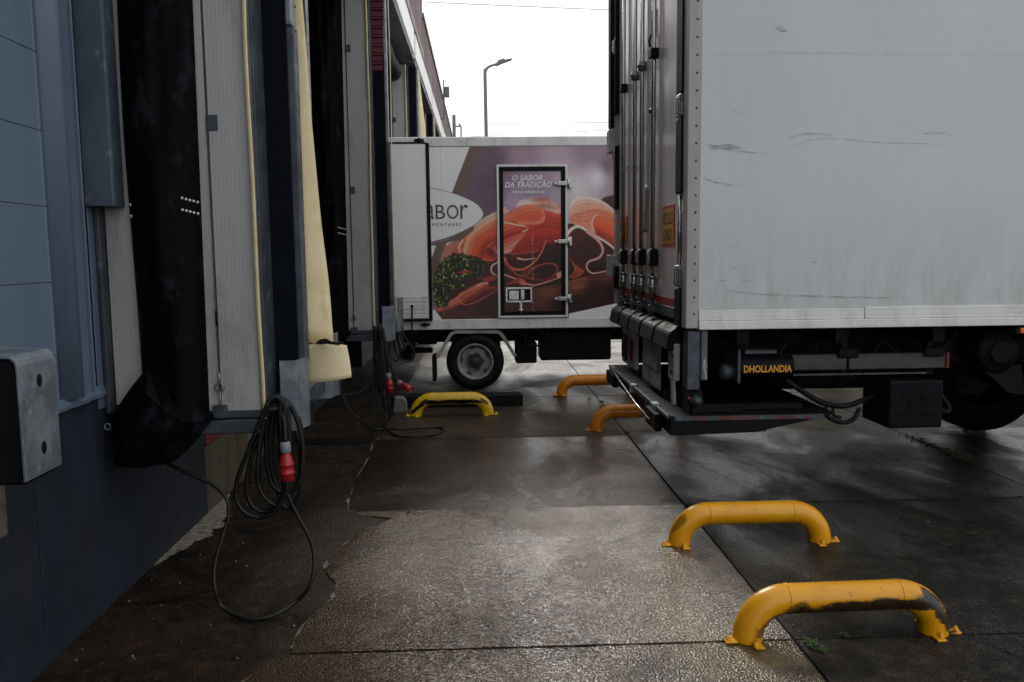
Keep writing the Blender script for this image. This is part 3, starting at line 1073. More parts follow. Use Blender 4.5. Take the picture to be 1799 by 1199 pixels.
    g.box(-.95, -.885, y0 - .04, y0 + 3.9, 4.41, 4.74, .004)
    g.build('header_board', M_truck_white, S)
    g = G()
    g.tube([(-1.20, y0 + .8 + 3.2 * k / 12, 4.18 + .02 * math.sin(k * 2.1)) for k in range(13)], .13, 12, radii=[.13 + .012 * math.sin(k * 1.9) for k in range(13)])
    g.build('header_roll', M_fabric, S)
    # black opening behind
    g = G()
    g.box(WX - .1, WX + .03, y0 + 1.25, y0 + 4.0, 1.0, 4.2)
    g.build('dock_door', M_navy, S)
    return S


dock_shelter(3.91, 1, 'nearest dock shelter with torn yellow foam flap and black tarpaulin sleeve', [.165, .155, .148, .125, .095, .068, .060, .10], 2)
dock_shelter(8.05, 2, 'second dock shelter, beside the open door of the white truck', None, 1)
dock_shelter(12.2, 3, 'third dock shelter, its yellow flap showing above the white truck', [.17, .17, .17, .18, .17, .15, .13, .05], 0)
dock_shelter(16.35, 4, 'fourth dock shelter, seen small above the truck roof', [.07, .07, .07, .07, .06, .06, .06, .05], 0)
dock_shelter(20.5, 5, 'farthest dock shelter in view, just above the truck roof', [.06, .06, .06, .06, .06, .06, .06, .05], 0)

# =================================================================== DOCK BUMPER
D = root('dock_bumper', (-1.6, 2.72, .9), 'galvanised dock bumper bracket with black rubber block on grey wall', 'dock bumper')
g = G()
prof = [(-1.745, 1.335), (-1.475, 1.318), (-1.458, 1.305), (-1.452, 1.285), (-1.452, .915), (-1.461, .915), (-1.461, 1.283), (-1.466, 1.298), (-1.478, 1.309), (-1.745, 1.326)]
g.prism([(x, 2.615, z_) for x, z_ in prof], (0, .225, 0), .0015)
br = g.build('bracket', M_galv, D)
g = G()
g.box(-1.76, -1.463, 2.635, 2.83, .90, 1.308, .008)
g.build('rubber_block', M_rubber, D)
for zz in (1.225, 1.0):
    g = G()
    g.lathe((-1.4518, 2.733, zz), (1, 0, 0), [(0, .0008), (.0155, .0008), (.0165, .0)], 16)
    for v in g.bm.verts:
        v.co.z = zz + (v.co.z - zz) * 1.35
    g.build('bolt_hole', M_rubber, D)
g = G()
g.box(-1.76, -1.745, 2.58, 2.87, .88, 1.36, .003)
g.build('back_plate', M_galv_dark, D)
g = G()
g.box(-1.765, -1.735, 2.93, 2.99, .62, .90, .006)
g.build('rusty_angle', surf('rusted_angle', (.12, .10, .09), (.07, .035, .02), 18, (.6, .8)), D)

# =================================================================== POWER CABLES
COIL = [
    [(-1.006, 3.86, .941), (-1.037, 3.86, .874), (-1.12, 3.86, .686), (-1.168, 3.86, .568), (-1.175, 3.86, .478), (-1.138, 3.86, .411), (-1.069, 3.86, .386), (-1.004, 3.86, .408), (-.962, 3.86, .462), (-.936, 3.86, .533), (-.934, 3.87, .712), (-.937, 3.88, .872), (-.943, 3.88, .934)],
    [(-1.005, 3.9, .929), (-1.069, 3.9, .777), (-1.13, 3.9, .586), (-1.132, 3.9, .478), (-1.096, 3.9, .413), (-1.038, 3.9, .402), (-.984, 3.9, .444), (-.951, 3.9, .522), (-.938, 3.9, .703), (-.938, 3.9, .864), (-.947, 3.9, .924)],
    [(-1.015, 3.93, .93), (-1.049, 3.93, .806), (-1.079, 3.93, .668), (-1.082, 3.93, .528), (-1.061, 3.93, .461), (-1.015, 3.93, .429), (-.973, 3.93, .453), (-.94, 3.93, .525), (-.931, 3.93, .695), (-.933, 3.93, .858), (-.942, 3.93, .921)],
    [(-1.005, 3.97, .923), (-1.045, 3.97, .81), (-1.054, 3.97, .658), (-1.041, 3.97, .535), (-.999, 3.97, .478), (-.945, 3.97, .483), (-.895, 3.97, .544), (-.878, 3.97, .685), (-.891, 3.97, .795), (-.923, 3.97, .892)],
    [(-.998, 3.99, .919), (-1.033, 3.99, .793), (-1.04, 3.99, .622), (-1.02, 3.99, .516), (-.975, 3.99, .46), (-.919, 3.99, .496), (-.885, 3.99, .6), (-.887, 3.99, .784), (-.928, 3.99, .895)],
    [(-.987, 4.02, .915), (-1.025, 4.02, .799), (-1.031, 4.02, .645), (-1.023, 4.02, .489), (-1.002, 4.02, .401), (-.967, 4.02, .378), (-.929, 4.02, .418), (-.901, 4.02, .518), (-.893, 4.02, .735), (-.923, 4.02, .877)],
    [(-.983, 4.05, .906), (-1.006, 4.05, .792), (-1.006, 4.05, .637), (-.986, 4.05, .511), (-.951, 4.05, .473), (-.919, 4.05, .522), (-.908, 4.05, .666), (-.934, 4.05, .779), (-.953, 4.05, .89)],
    [(-1.011, 3.88, .931), (-1.057, 3.88, .769), (-1.072, 3.88, .639), (-1.074, 3.88, .543), (-1.042, 3.88, .469), (-.991, 3.88, .438), (-.959, 3.88, .492), (-.957, 3.88, .684), (-.958, 3.88, .886), (-.953, 3.88, .933)]]
P1 = root('power_cable', (-1.0, 3.95, 0), 'coiled black power cable with red plug hanging at nearest dock shelter', 'cable', 'power cables hung on the dock shelters')
for c in COIL:
    g = G()
    a = Vector(c[0])
    e = Vector(c[-1])
    mid = (a + e) / 2 + Vector((0, 0, .025))
    pts = spline(c + [tuple(mid)] + [c[0]], 7)
    g.tube(pts, .0108, 10)
    g.build('loop', M_cable, P1)
TAIL = [(-.958, 3.97, .52), (-.963, 3.98, .485), (-.949, 3.97, .431), (-.909, 3.93, .371), (-.833, 3.85, .27), (-.797, 3.75, .195), (-.815, 3.71, .10), (-.881, 3.70, .03), (-.959, 3.608, .010),
        (-1.081, 3.592, .006), (-1.199, 3.66, .03), (-1.229, 3.66, .12), (-1.239, 3.7, .212), (-1.212, 3.74, .332), (-1.186, 3.77, .429), (-1.198, 3.78, .508),
        (-1.259, 3.8, .563), (-1.343, 3.82, .6), (-1.473, 3.86, .647), (-1.56, 3.9, .70)]
g = G()
g.tube(spline(TAIL, 8), .0090, 10)
g.build('tail', M_cable, P1)
g = G()
g.box(-1.03, -.93, 3.88, 4.06, .895, .912, .004)
g.build('cable_hook', M_galv_dark, P1)


def plug(parent, top, ax, s=1.0):
    ax = Vector(ax).normalized()
    g = G()
    g.lathe(top, ax, [(0, 0), (.018 * s, 0), (.0245 * s, .006 * s), (.0245 * s, .048 * s), (.019 * s, .052 * s), (0, .052 * s)], 18)
    cap = g.build('cable_gland', M_grey_pl, parent)
    g = G()
    p = [(0, .05), (.018, .05), (.019, .058), (.028, .075), (.031, .10), (.034, .102), (.034, .112), (.031, .114), (.031, .140), (.035, .143), (.035, .152), (.031, .155), (.030, .185), (.026, .186), (.025, .16), (0, .16)]
    g.lathe(top, ax, [(a * s, b * s) for a, b in p], 20)
    pb = g.build('plug_body', M_red, parent)
    return pb


plug(P1, (-.932, 3.845, .752), (.03, -.0, -1))
g = G()
g.tube(spline([(-.955, 3.89, .90), (-.935, 3.86, .83), (-.932, 3.847, .75)], 5), .0100, 8)
g.build('plug_lead', M_cable, P1)

P2 = root('power_cable', (-.95, 7.75, 0), 'long black power cable bundle trailing onto the ground at second shelter', 'cable', 'power cables hung on the dock shelters')
ST = [[(-1.007, 7.72, .961), (-1.014, 7.72, .706), (-1.012, 7.72, .543), (-.977, 7.72, .472), (-.95, 7.72, .389)],
      [(-.986, 7.72, .967), (-1.002, 7.72, .613), (-1.049, 7.72, .379), (-1.063, 7.72, .12), (-1.037, 7.70, .02), (-.991, 7.65, .012)],
      [(-.963, 7.72, .963), (-.972, 7.72, .635), (-.999, 7.72, .319), (-.951, 7.72, .165), (-.895, 7.72, .069), (-.876, 7.72, .14), (-.893, 7.72, .376), (-.912, 7.72, .728), (-.93, 7.72, .937)],
      [(-.946, 7.74, .961), (-.948, 7.74, .67), (-.933, 7.74, .377), (-.922, 7.74, .141), (-.89, 7.74, .057)],
      [(-.924, 7.73, .943), (-.89, 7.73, .704), (-.859, 7.73, .575), (-.815, 7.73, .469), (-.787, 7.72, .427)],
      [(-.975, 7.76, .961), (-.975, 7.76, .542), (-.966, 7.76, .448), (-.933, 7.76, .165)],
      [(-.998, 7.7, .964), (-.99, 7.7, .636), (-.954, 7.7, .471), (-.948, 7.7, .705), (-.95, 7.7, .955)],
      [(-.935, 7.71, .955), (-.916, 7.71, .809), (-.886, 7.71, .634), (-.885, 7.71, .541), (-.884, 7.71, .494)],
      [(-1.012, 7.79, .96), (-1.02, 7.79, .6), (-1.0, 7.79, .42), (-.96, 7.79, .34), (-.93, 7.79, .42), (-.95, 7.79, .7), (-.965, 7.79, .95)],
      [(-.99, 7.8, .96), (-1.005, 7.8, .5), (-.97, 7.8, .28), (-.93, 7.8, .24), (-.90, 7.8, .35), (-.915, 7.8, .7), (-.94, 7.8, .95)]]
for c in ST:
    g = G()
    g.tube(spline(c, 7), .009, 8)
    g.build('strand', M_cable, P2)
g = G()
g.tube(spline([(-.944, 7.73, .958), (-.948, 7.73, .608), (-.968, 7.72, .12), (-.93, 7.62, .035), (-.843, 7.434, .01), (-.773, 7.299, .008), (-.659, 7.254, .008), (-.55, 7.265, .008),
               (-.433, 7.336, .008), (-.373, 7.472, .008), (-.383, 7.581, .008), (-.449, 7.631, .008), (-.633, 7.62, .008), (-.802, 7.591, .008), (-.941, 7.604, .006),
               (-1.033, 7.55, .035), (-1.114, 7.42, .133), (-1.2, 7.4, .225), (-1.247, 7.4, .322), (-1.30, 7.45, .42), (-1.4, 7.7, .55)], 8), .009, 8)
g.build('ground_loop', M_cable, P2)
g = G()
g.tube(spline([(-1.27, 7.4, .37), (-1.15, 7.5, .37), (-1.07, 7.65, .41), (-1.03, 7.7, .47)], 6), .007, 8)
g.build('strand', M_cable, P2)
plug(P2, (-.884, 7.70, .52), (.12, -.1, -1), 1.0)
plug(P2, (-.79, 7.70, .435), (.75, -.75, -.35), 1.0)
P3 = root('power_cable', (-.9, 9.0, 0), 'short looped black cable hanging in front of the truck door', 'cable', 'power cables hung on the dock shelters')
for c in ([(-.946, 9.0, .957), (-.993, 9.0, .714), (-1.017, 9.0, .552), (-.959, 9.0, .469), (-.911, 9.0, .496), (-.896, 9.0, .577), (-.924, 9.0, .781), (-.927, 9.0, .943)],
          [(-.933, 9.01, .957), (-.96, 9.01, .687), (-.944, 9.01, .551), (-.865, 9.01, .468), (-.784, 9.01, .467), (-.742, 9.01, .521), (-.761, 9.01, .602), (-.845, 9.01, .739), (-.894, 9.01, .916)],
          [(-.92, 8.99, .956), (-.897, 8.99, .781), (-.86, 8.99, .658), (-.841, 8.99, .604), (-.876, 8.99, .577), (-.907, 8.99, .672), (-.934, 8.99, .916)],
          [(-.925, 9.02, .95), (-.93, 9.02, .75), (-.90, 9.02, .60), (-.87, 9.02, .58), (-.85, 9.02, .66), (-.90, 9.02, .85)]):
    g = G()
    g.tube(spline(c, 7), .009, 8)
    g.build('loop', M_cable, P3)

# =================================================================== YELLOW PIPE BARRIERS


def barrier(x0, x1, y, ry, label, mat, r=.062, h=.172, feet=True):
    T = root('pipe_barrier', ((x0 + x1) / 2, y, 0), label, 'barrier', 'yellow pipe wheel guides')
    L = (x1 - x0) / 2
    rb = .165

    def arc(sgn):
        out = []
        for k in range(11):
            a = math.pi / 2 * k / 10 * 1.0
            out.append((sgn * (L - r - rb + rb * math.cos(a)), 0, h - rb + rb * math.sin(a)))
        return out
    pts = [(-(L - r), 0, .0)] + arc(-1) + list(reversed(arc(1))) + [((L - r), 0, .0)]
    g = G()
    rot = Matrix.Rotation(ry, 3, 'Z')
    c = Vector(((x0 + x1) / 2, y, 0))
    g.tube([c + rot @ Vector(p) for p in pts], r, 20)
    # weld beads where bend meets the straight
    pipe = g.build('pipe', mat, T)
    for sg in (-1, 1):
        g = G()
        cc = c + rot @ Vector((sg * (L - r - rb), 0, h))
        ax = rot @ Vector((1, 0, 0))
        g.lathe(cc, ax, [(r, -.004), (r + .0025, -.002), (r + .0025, .002), (r, .004)], 20)
        g.build('weld', mat, T)
        for (dx, dy) in ((sg * .076, -.02), (-sg * .02, -.076), (-sg * .01, .076)):
            g = G()
            fc = c + rot @ Vector((sg * (L - r) + dx, dy, .006))
            g.box(fc.x - .026, fc.x + .026, fc.y - .020, fc.y + .020, .001, .012, .003, rot=Matrix.Rotation(ry + (0 if abs(dx) > abs(dy) else math.pi / 2), 3, 'Z'))
            ft = g.build('foot_plate', mat, T)
            g = G()
            g.lathe((fc.x + sg * .008, fc.y, .012), (0, 0, 1), [(.013, 0), (.013, .009), (.007, .009), (.007, .018), (0, .018)], 6)
            g.build('anchor_bolt', mat, ft)
    return T


YEL = (0.74, 0.345, 0.003)
YEL2 = (0.66, 0.28, 0.002)
mA = barrier_mat('scraped_yellow_paint', YEL, YEL2, [(.12, .145, .40, .046, .03, .97), (.40, .11, .09, .06, -1.2, .97), (-.28, .10, .14, .05, .55, .75)])
mB = barrier_mat('worn_yellow_paint', YEL, YEL2, [(-.41, .13, .05, .035, .8, .6)])
mC = barrier_mat('orange_yellow_paint', (.66, .225, .004), (.56, .175, .003), [])
mE = barrier_mat('lemon_paint_with_black_scrape', (.70, .45, .004), (.60, .37, .003), [(0, .145, .37, .030, 0, 1.0), (-.33, .10, .10, .034, .8, 1.0), (.33, .14, .05, .03, -.6, .8)])
barrier(1.03, 1.965, 3.285, R(1.5), 'nearest yellow pipe barrier with long black scrape marks', mA)
barrier(1.018, 1.937, 4.42, 0, 'clean yellow pipe barrier standing just in front of the trailer', mB)
barrier(.975, 1.90, 7.43, 0, 'orange-yellow pipe barrier partly hidden under the tail-lift platform', mC)
barrier(.84, 1.77, 9.32, 0, 'farthest orange pipe barrier, beside the white truck', mC)
barrier(-.74, .11, 8.26, R(1), 'lemon-yellow pipe barrier with a black stripe scraped along its front', mE)

g = G()
g.box(-1.0, .43, 8.70, 8.88, -.004, .125, .012)
bm_ = tag(g.build('rubber_beam', M_rubber), 'black rubber beam lying behind the lemon-yellow barrier', 'beam')
K = root('concrete_block', (-.84, 8.5, 0), 'small pale concrete block by the hanging cables', 'block')
g = G()
g.prism([(-.93, 8.45, 0), (-.79, 8.45, 0), (-.795, 8.45, .10), (-.825, 8.45, .15), (-.91, 8.45, .16)], (0, .12, 0), .006)
g.build('body', surf('pale_cast', (.16, .16, .16), (.10, .10, .10), 8, (.6, .8)), K)

# =================================================================== WHITE BOX TRUCK


def wheel(parent, c, r, w, rim_r, side=-1, rim=None):
    cx, cy, cz = c
    g = G()
    s = side
    prof = [(rim_r, 0), (rim_r + .01, -.004), (r - .06, -.016), (r - .03, -.004), (r - .008, .02), (r, .045), (r, w - .045), (r - .008, w - .02), (r - .03, w + .004), (rim_r, w)]
    g.lathe((cx, cy, cz), (0, -s, 0), prof, 44)
    t = g.build('wheel', M_rubber, parent)
    g = G()
    g.lathe((cx, cy, cz), (0, -s, 0), [(rim_r + .002, -.002), (rim_r - .012, -.008), (rim_r - .022, .006), (rim_r - .026, .03), (rim_r * .82, .075), (rim_r * .70, .085), (rim_r * .58, .07), (rim_r * .50, .05), (rim_r * .44, .048), (.001, .05)], 40)
    g.build('rim', rim or M_rim, t)
    for k in range(5):
        a = 2 * math.pi * k / 5 + .5
        g = G()
        rc = rim_r * .80
        hx, hz = cx + rc * math.cos(a), cz + rc * math.sin(a)
        g.lathe((hx, cy + s * -.066, hz), (0, s, 0), [(0, .002), (.020, .002), (.024, -.004)], 12)
        for v in g.bm.verts:
            d = Vector((v.co.x - hx, v.co.z - hz))
            tdir = Vector((-math.sin(a), math.cos(a)))
            al = d.dot(tdir)
            v.co.x += tdir.x * al * .7
            v.co.z += tdir.y * al * .7
        g.build('hand_hole', M_hub, t)
    g = G()
    hp = []
    for k in range(40):
        a = 2 * math.pi * k / 40
        rr = rim_r * (.46 + .035 * math.cos(5 * a))
        hp.append((cx + rr * math.cos(a), cy - s * .046, cz + rr * math.sin(a)))
    g.prism(hp, (0, s * .008, 0))
    g.lathe((cx, cy - s * .04, cz), (0, s, 0), [(rim_r * .26, 0), (rim_r * .24, .03), (rim_r * .12, .036), (0, .036)], 20)
    for k in range(6):
        a = 2 * math.pi * k / 6
        g.lathe((cx + rim_r * .35 * math.cos(a), cy - s * .04, cz + rim_r * .35 * math.sin(a)), (0, s, 0), [(.011, 0), (.011, .018), (0, .02)], 6)
    g.build('hub', M_hub, t)
    return t


TY = 9.75
T = root('box_truck', (1.5, TY + 1.1, 0), 'white refrigerated box truck printed with a cured ham advert', 'truck')
BX0, BX1 = -1.05, 4.15
g = G()
g.box(BX0, BX1, TY + .006, TY + 2.2, .80, 2.95, .01)
g.build('box_body', M_truck_white, T)
g = G()
g.box(BX0 - .01, BX1 + .01, TY - .012, TY + 2.21, 2.855, 2.97, .012)
g.build('roof_rail', M_alu_white, T)
g = G()
g.box(BX0 - .01, BX1 + .01, TY - .012, TY + 2.21, .735, .855, .008)
g.build('sill_rail', M_alu_white, T)

# ---- the printed side: painted as colours on a fine mesh
SU, SV = 3.633, 3.633


def to_x(u):
    return -.555 + (740 + u / SU - 760) * .006668


def to_z(v):
    return 2.834 - (240 + v / SV - 262) * .00660


U0, U1, V0, V1 = 40., 1900., 66., 1168.
NU, NV = 560, 332
uu, vv = np.meshgrid(np.linspace(U0, U1, NU), np.linspace(V0, V1, NV))
img = np.zeros((NV, NU, 3))
rng = np.random.default_rng(3)


def fbm(scale, oct=4, seed=0, ax=1., ay=1.):
    r = np.random.default_rng(seed)
    out = np.zeros_like(uu)
    amp, tot = 1., 0.
    for o in range(oct):
        f = scale * 2 ** o
        n_ = 64
        gd = r.random((n_, n_))
        x = (uu * f * ax) % n_
        y = (vv * f * ay) % n_
        xi, yi = x.astype(int), y.astype(int)
        xf, yf = x - xi, y - yi
        xf, yf = xf * xf * (3 - 2 * xf), yf * yf * (3 - 2 * yf)
        a = gd[yi % n_, xi % n_]
        b = gd[yi % n_, (xi + 1) % n_]
        c = gd[(yi + 1) % n_, xi % n_]
        d = gd[(yi + 1) % n_, (xi + 1) % n_]
        out += amp * ((a * (1 - xf) + b * xf) * (1 - yf) + (c * (1 - xf) + d * xf) * yf)
        tot += amp
        amp *= .5
    return out / tot


def idw(samples, p=2.6, w=None):
    w = w or (slice(None), slice(None))
    U, V = uu[w], vv[w]
    num = np.zeros(U.shape + (3,))
    den = np.zeros(U.shape)
    for (x, y, col) in samples:
        k = 1. / (((U - x) ** 2 + (V - y) ** 2) / 1000. + .05) ** (p / 2)
        num += k[..., None] * np.array(col, float)
        den += k
    return num / den[..., None]


def window(q, pad):
    """slice of the sheet around a polyline"""
    x0, y0 = q.min(0) - pad
    x1, y1 = q.max(0) + pad
    j = lambda x: int(np.clip((x - U0) / (U1 - U0) * (NU - 1), 0, NU - 1))
    i = lambda y: int(np.clip((y - V0) / (V1 - V0) * (NV - 1), 0, NV - 1))
    return (slice(i(y0), i(y1) + 2), slice(j(x0), j(x1) + 2))


def smooth_pts(pts, closed, sub=6):
    P_ = [np.array(p, float) for p in pts]
    n_ = len(P_)
    out = []
    rngk = range(n_ if closed else n_ - 1)
    for i in rngk:
        p0 = P_[(i - 1) % n_] if closed or i > 0 else P_[0]
        p1 = P_[i]
        p2 = P_[(i + 1) % n_]
        p3 = P_[(i + 2) % n_] if closed or i + 2 < n_ else P_[-1]
        for k in range(sub):
            t = k / sub
            out.append(.5 * (2 * p1 + (p2 - p0) * t + (2 * p0 - 5 * p1 + 4 * p2 - p3) * t * t + (3 * p1 - p0 - 3 * p2 + p3) * t ** 3))
    if not closed:
        out.append(P_[-1])
    return np.array(out)


def seg_dist(q, closed, w):
    U, V = uu[w], vv[w]
    d = np.full(U.shape, 1e9)
    tpar = np.zeros(U.shape)
    n_ = len(q)
    cnt = n_ if closed else n_ - 1
    for i in range(cnt):
        a, b = q[i], q[(i + 1) % n_]
        ab = b - a
        L2 = max(1e-6, ab @ ab)
        t = np.clip(((U - a[0]) * ab[0] + (V - a[1]) * ab[1]) / L2, 0, 1)
        dd = np.hypot(U - a[0] - t * ab[0], V - a[1] - t * ab[1])
        mk = dd < d
        d = np.where(mk, dd, d)
        tpar = np.where(mk, (i + t) / cnt, tpar)
    return d, tpar


def inside(q, w):
    U, V = uu[w], vv[w]
    r = np.zeros(U.shape, bool)
    n_ = len(q)
    for i in range(n_):
        x0, y0 = q[i]
        x1, y1 = q[(i + 1) % n_]
        if abs(y1 - y0) < 1e-9:
            continue
        c = ((y0 > V) != (y1 > V)) & (U < (x1 - x0) * (V - y0) / (y1 - y0) + x0)
        r ^= c
    return r


def fill(pts, samples, soft=3., smooth=True, rim=None, rimw=10., tex=None, alpha=1.):
    q = smooth_pts(pts, True, 4) if smooth else np.array(pts, float)
    w = window(q, soft + 2)
    d, _ = seg_dist(q, True, w)
    sdv = np.where(inside(q, w), d, -d)
    a = (np.clip(sdv / soft + .5, 0, 1) * alpha)[..., None]
    col = idw(samples, 2.6, w) if len(samples) > 1 else np.zeros(d.shape + (3,)) + np.array(samples[0][2], float)
    if tex is not None:
        col = col * (1 + (tex[w][..., None] - .5) * .5)
    if rim is not None:
        rw = np.exp(-(sdv / rimw) ** 2)[..., None]
        col = col * (1 - rw * .8) + np.array(rim, float) * rw * .8
    img[w] = img[w] * (1 - a) + col * a


def stroke(pts, wd, col, w2=None, soft=4., alpha=1., shade=.25, sub=6):
    if wd > 8 and sub > 2:
        wd *= .78
        w2 = w2 * .78 if w2 else w2
    q = smooth_pts(pts, False, sub)
    w = window(q, max(wd, w2 or 0) / 2 + soft + 2)
    d, t = seg_dist(q, False, w)
    ww = wd + ((w2 if w2 is not None else wd) - wd) * t
    a = (np.clip((ww / 2 - d) / soft + .5, 0, 1) * alpha)[..., None]
    c = np.array(col, float) * (1 - shade * (2 * d / np.maximum(ww, 1)).clip(0, 1) ** 2)[..., None]
    img[w] = img[w] * (1 - a) + c * a


def sheet(A, B, cols, n=16, alpha=.75, vary=.16):
    """a thin slice: fibres running between two edges, colours from edge A to edge B"""
    qa, qb = smooth_pts(A, False, 10), smooth_pts(B, False, 10)
    ts = np.linspace(0, 1, 9)
    ra = np.stack([np.interp(ts, np.linspace(0, 1, len(qa)), qa[:, k]) for k in (0, 1)], 1)
    rb = np.stack([np.interp(ts, np.linspace(0, 1, len(qb)), qb[:, k]) for k in (0, 1)], 1)
    gap = np.hypot(*(ra - rb).T).mean() / n
    cp = np.linspace(0, 1, len(cols))
    for k in range(n + 1):
        t = k / n
        c = np.array([np.interp(t, cp, [cc[j] for cc in cols]) for j in range(3)]) * (1 + (rng.random() - .5) * 2 * vary)
        stroke([tuple(p) for p in ra * (1 - t) + rb * t], gap * 1.9, c, None, gap * .8, alpha, .12, 2)


mus = fbm(.010, 4, 5, 1, 4)           # muscle grain
mus2 = fbm(.008, 4, 6, 4, 1)
img[:] = idw([(450, 150, (104, 84, 98)), (650, 110, (148, 126, 138)), (850, 120, (163, 148, 158)), (1060, 110, (140, 122, 134)), (1120, 270, (190, 185, 190)), (1000, 330, (188, 182, 186)),
              (1210, 190, (118, 98, 112)), (700, 330, (146, 128, 146)), (430, 300, (98, 78, 94)), (590, 420, (160, 142, 162)), (1250, 330, (150, 135, 142)), (420, 430, (104, 84, 100)),
              (1500, 300, (150, 130, 140)), (1800, 200, (110, 90, 104))])
fill([(1150, 412), (1280, 375), (1900, 330), (1900, 620), (1280, 560), (1200, 470)], [(0, 0, (58, 38, 42))], 14)
wood = [(120, 1110, (96, 56, 50)), (300, 1110, (84, 48, 42)), (420, 1060, (60, 30, 27)), (600, 1090, (74, 40, 34)), (800, 990, (112, 66, 54)), (1000, 950, (128, 80, 64)),
        (1180, 900, (84, 50, 44)), (1100, 1020, (56, 30, 27)), (900, 1100, (44, 22, 20)), (1230, 1000, (40, 22, 20)), (1700, 950, (60, 34, 28)), (1000, 1080, (46, 24, 22))]
fill([(40, 1130), (300, 1050), (480, 1000), (700, 940), (940, 880), (1240, 830), (1900, 800), (1900, 1250), (40, 1250)], wood, 10, False, tex=fbm(.02, 4, 9, .6, 3))
fill([(100, 830), (200, 690), (330, 590), (480, 560), (540, 520), (640, 450), (900, 480), (930, 560), (1000, 560), (1270, 540), (1900, 500), (1900, 820), (1240, 865), (1050, 900), (860, 950), (700, 975), (480, 1010), (250, 1085), (90, 1110)],
     [(300, 900, (70, 24, 20)), (600, 850, (64, 20, 18)), (800, 850, (48, 16, 16)), (1050, 720, (62, 26, 30)), (1200, 760, (66, 28, 30))], 5, False, tex=mus)
# pink slice behind the parsley
fill([(150, 690), (240, 650), (270, 760), (180, 800), (105, 810)], [(160, 720, (178, 120, 104)), (230, 760, (165, 96, 80))], 4, False)
# left big fold
fill([(330, 575), (400, 522), (490, 470), (535, 450), (540, 470), (520, 512), (620, 552), (690, 590), (672, 650), (610, 705), (510, 742), (450, 792), (370, 785), (300, 775), (255, 740), (240, 690), (285, 625)],
     [(330, 640, (206, 112, 72)), (400, 560, (206, 150, 126)), (460, 500, (208, 186, 172)), (470, 600, (196, 92, 58)), (560, 570, (206, 118, 88)), (560, 640, (164, 58, 46)), (640, 620, (182, 74, 56)),
      (300, 720, (198, 92, 54)), (420, 690, (188, 80, 48)), (400, 760, (176, 72, 48)), (540, 700, (202, 136, 122)), (600, 680, (205, 150, 136))], 3, tex=mus)
fill([(380, 745), (410, 700), (480, 705), (500, 745), (460, 790), (400, 790)], [(440, 740, (120, 38, 28)), (420, 775, (176, 72, 50))], 6, rim=(206, 124, 92), rimw=7)
sheet([(262, 745), (295, 640), (375, 562), (465, 505), (532, 458)], [(380, 785), (395, 715), (450, 665), (560, 632), (685, 592)],
      [(226, 188, 164), (214, 138, 104), (204, 104, 66), (186, 78, 50), (160, 56, 42)], 20, .7)
sheet([(440, 700), (490, 655), (570, 622), (688, 592)], [(490, 748), (590, 722), (655, 675), (690, 602)], [(150, 48, 38), (186, 84, 66), (204, 130, 112), (212, 160, 146)], 12, .75)
stroke([(262, 655), (238, 700), (245, 745), (268, 770)], 20, (222, 180, 158), 12)
stroke([(345, 565), (420, 512), (480, 487), (538, 452)], 26, (208, 190, 176), 14, 10, .75)
stroke([(520, 545), (600, 562), (680, 578), (660, 602), (640, 604)], 15, (224, 196, 182), 8, 5, .9)
stroke([(478, 742), (560, 735), (630, 700), (660, 650)], 36, (206, 150, 136), 10, 12, .8)
# pale slice at the back of the middle
fill([(605, 450), (640, 405), (740, 388), (840, 415), (900, 490), (780, 480), (680, 445)], [(660, 410, (190, 172, 172)), (760, 410, (178, 128, 112)), (860, 470, (190, 150, 138))], 9, tex=mus)
# centre fold
fill([(545, 520), (600, 462), (680, 440), (770, 470), (860, 492), (925, 520), (925, 690), (810, 712), (700, 742), (560, 752), (660, 680), (692, 600), (620, 550)],
     [(600, 490, (202, 104, 76)), (690, 470, (206, 118, 90)), (700, 540, (176, 72, 50)), (780, 600, (178, 62, 46)), (850, 540, (170, 62, 54)), (900, 600, (132, 44, 38)), (740, 660, (150, 46, 34)), (640, 720, (146, 44, 32)), (860, 680, (110, 34, 30))], 3, tex=mus)
sheet([(548, 520), (600, 464), (690, 442), (768, 472)], [(622, 550), (700, 556), (755, 548), (784, 512)], [(212, 132, 104), (204, 104, 74), (190, 84, 58), (206, 120, 94)], 12, .7)
sheet([(786, 478), (850, 494), (922, 522)], [(790, 560), (850, 570), (922, 590)], [(196, 96, 76), (182, 70, 56), (160, 52, 46)], 10, .7)
sheet([(690, 600), (770, 560), (850, 572), (922, 592)], [(570, 748), (700, 738), (810, 708), (922, 688)], [(184, 66, 50), (160, 48, 38), (128, 36, 30)], 14, .7)
stroke([(770, 473), (786, 515), (772, 545), (728, 556)], 9, (222, 164, 140), 7)
stroke([(545, 522), (640, 540), (725, 552)], 6, (206, 128, 100), 5, 4, .8)
stroke([(790, 450), (850, 490), (925, 500)], 12, (208, 160, 142), 8, 6, .8)
stroke([(560, 752), (700, 738), (880, 700)], 7, (190, 92, 68), 5, 4, .8)
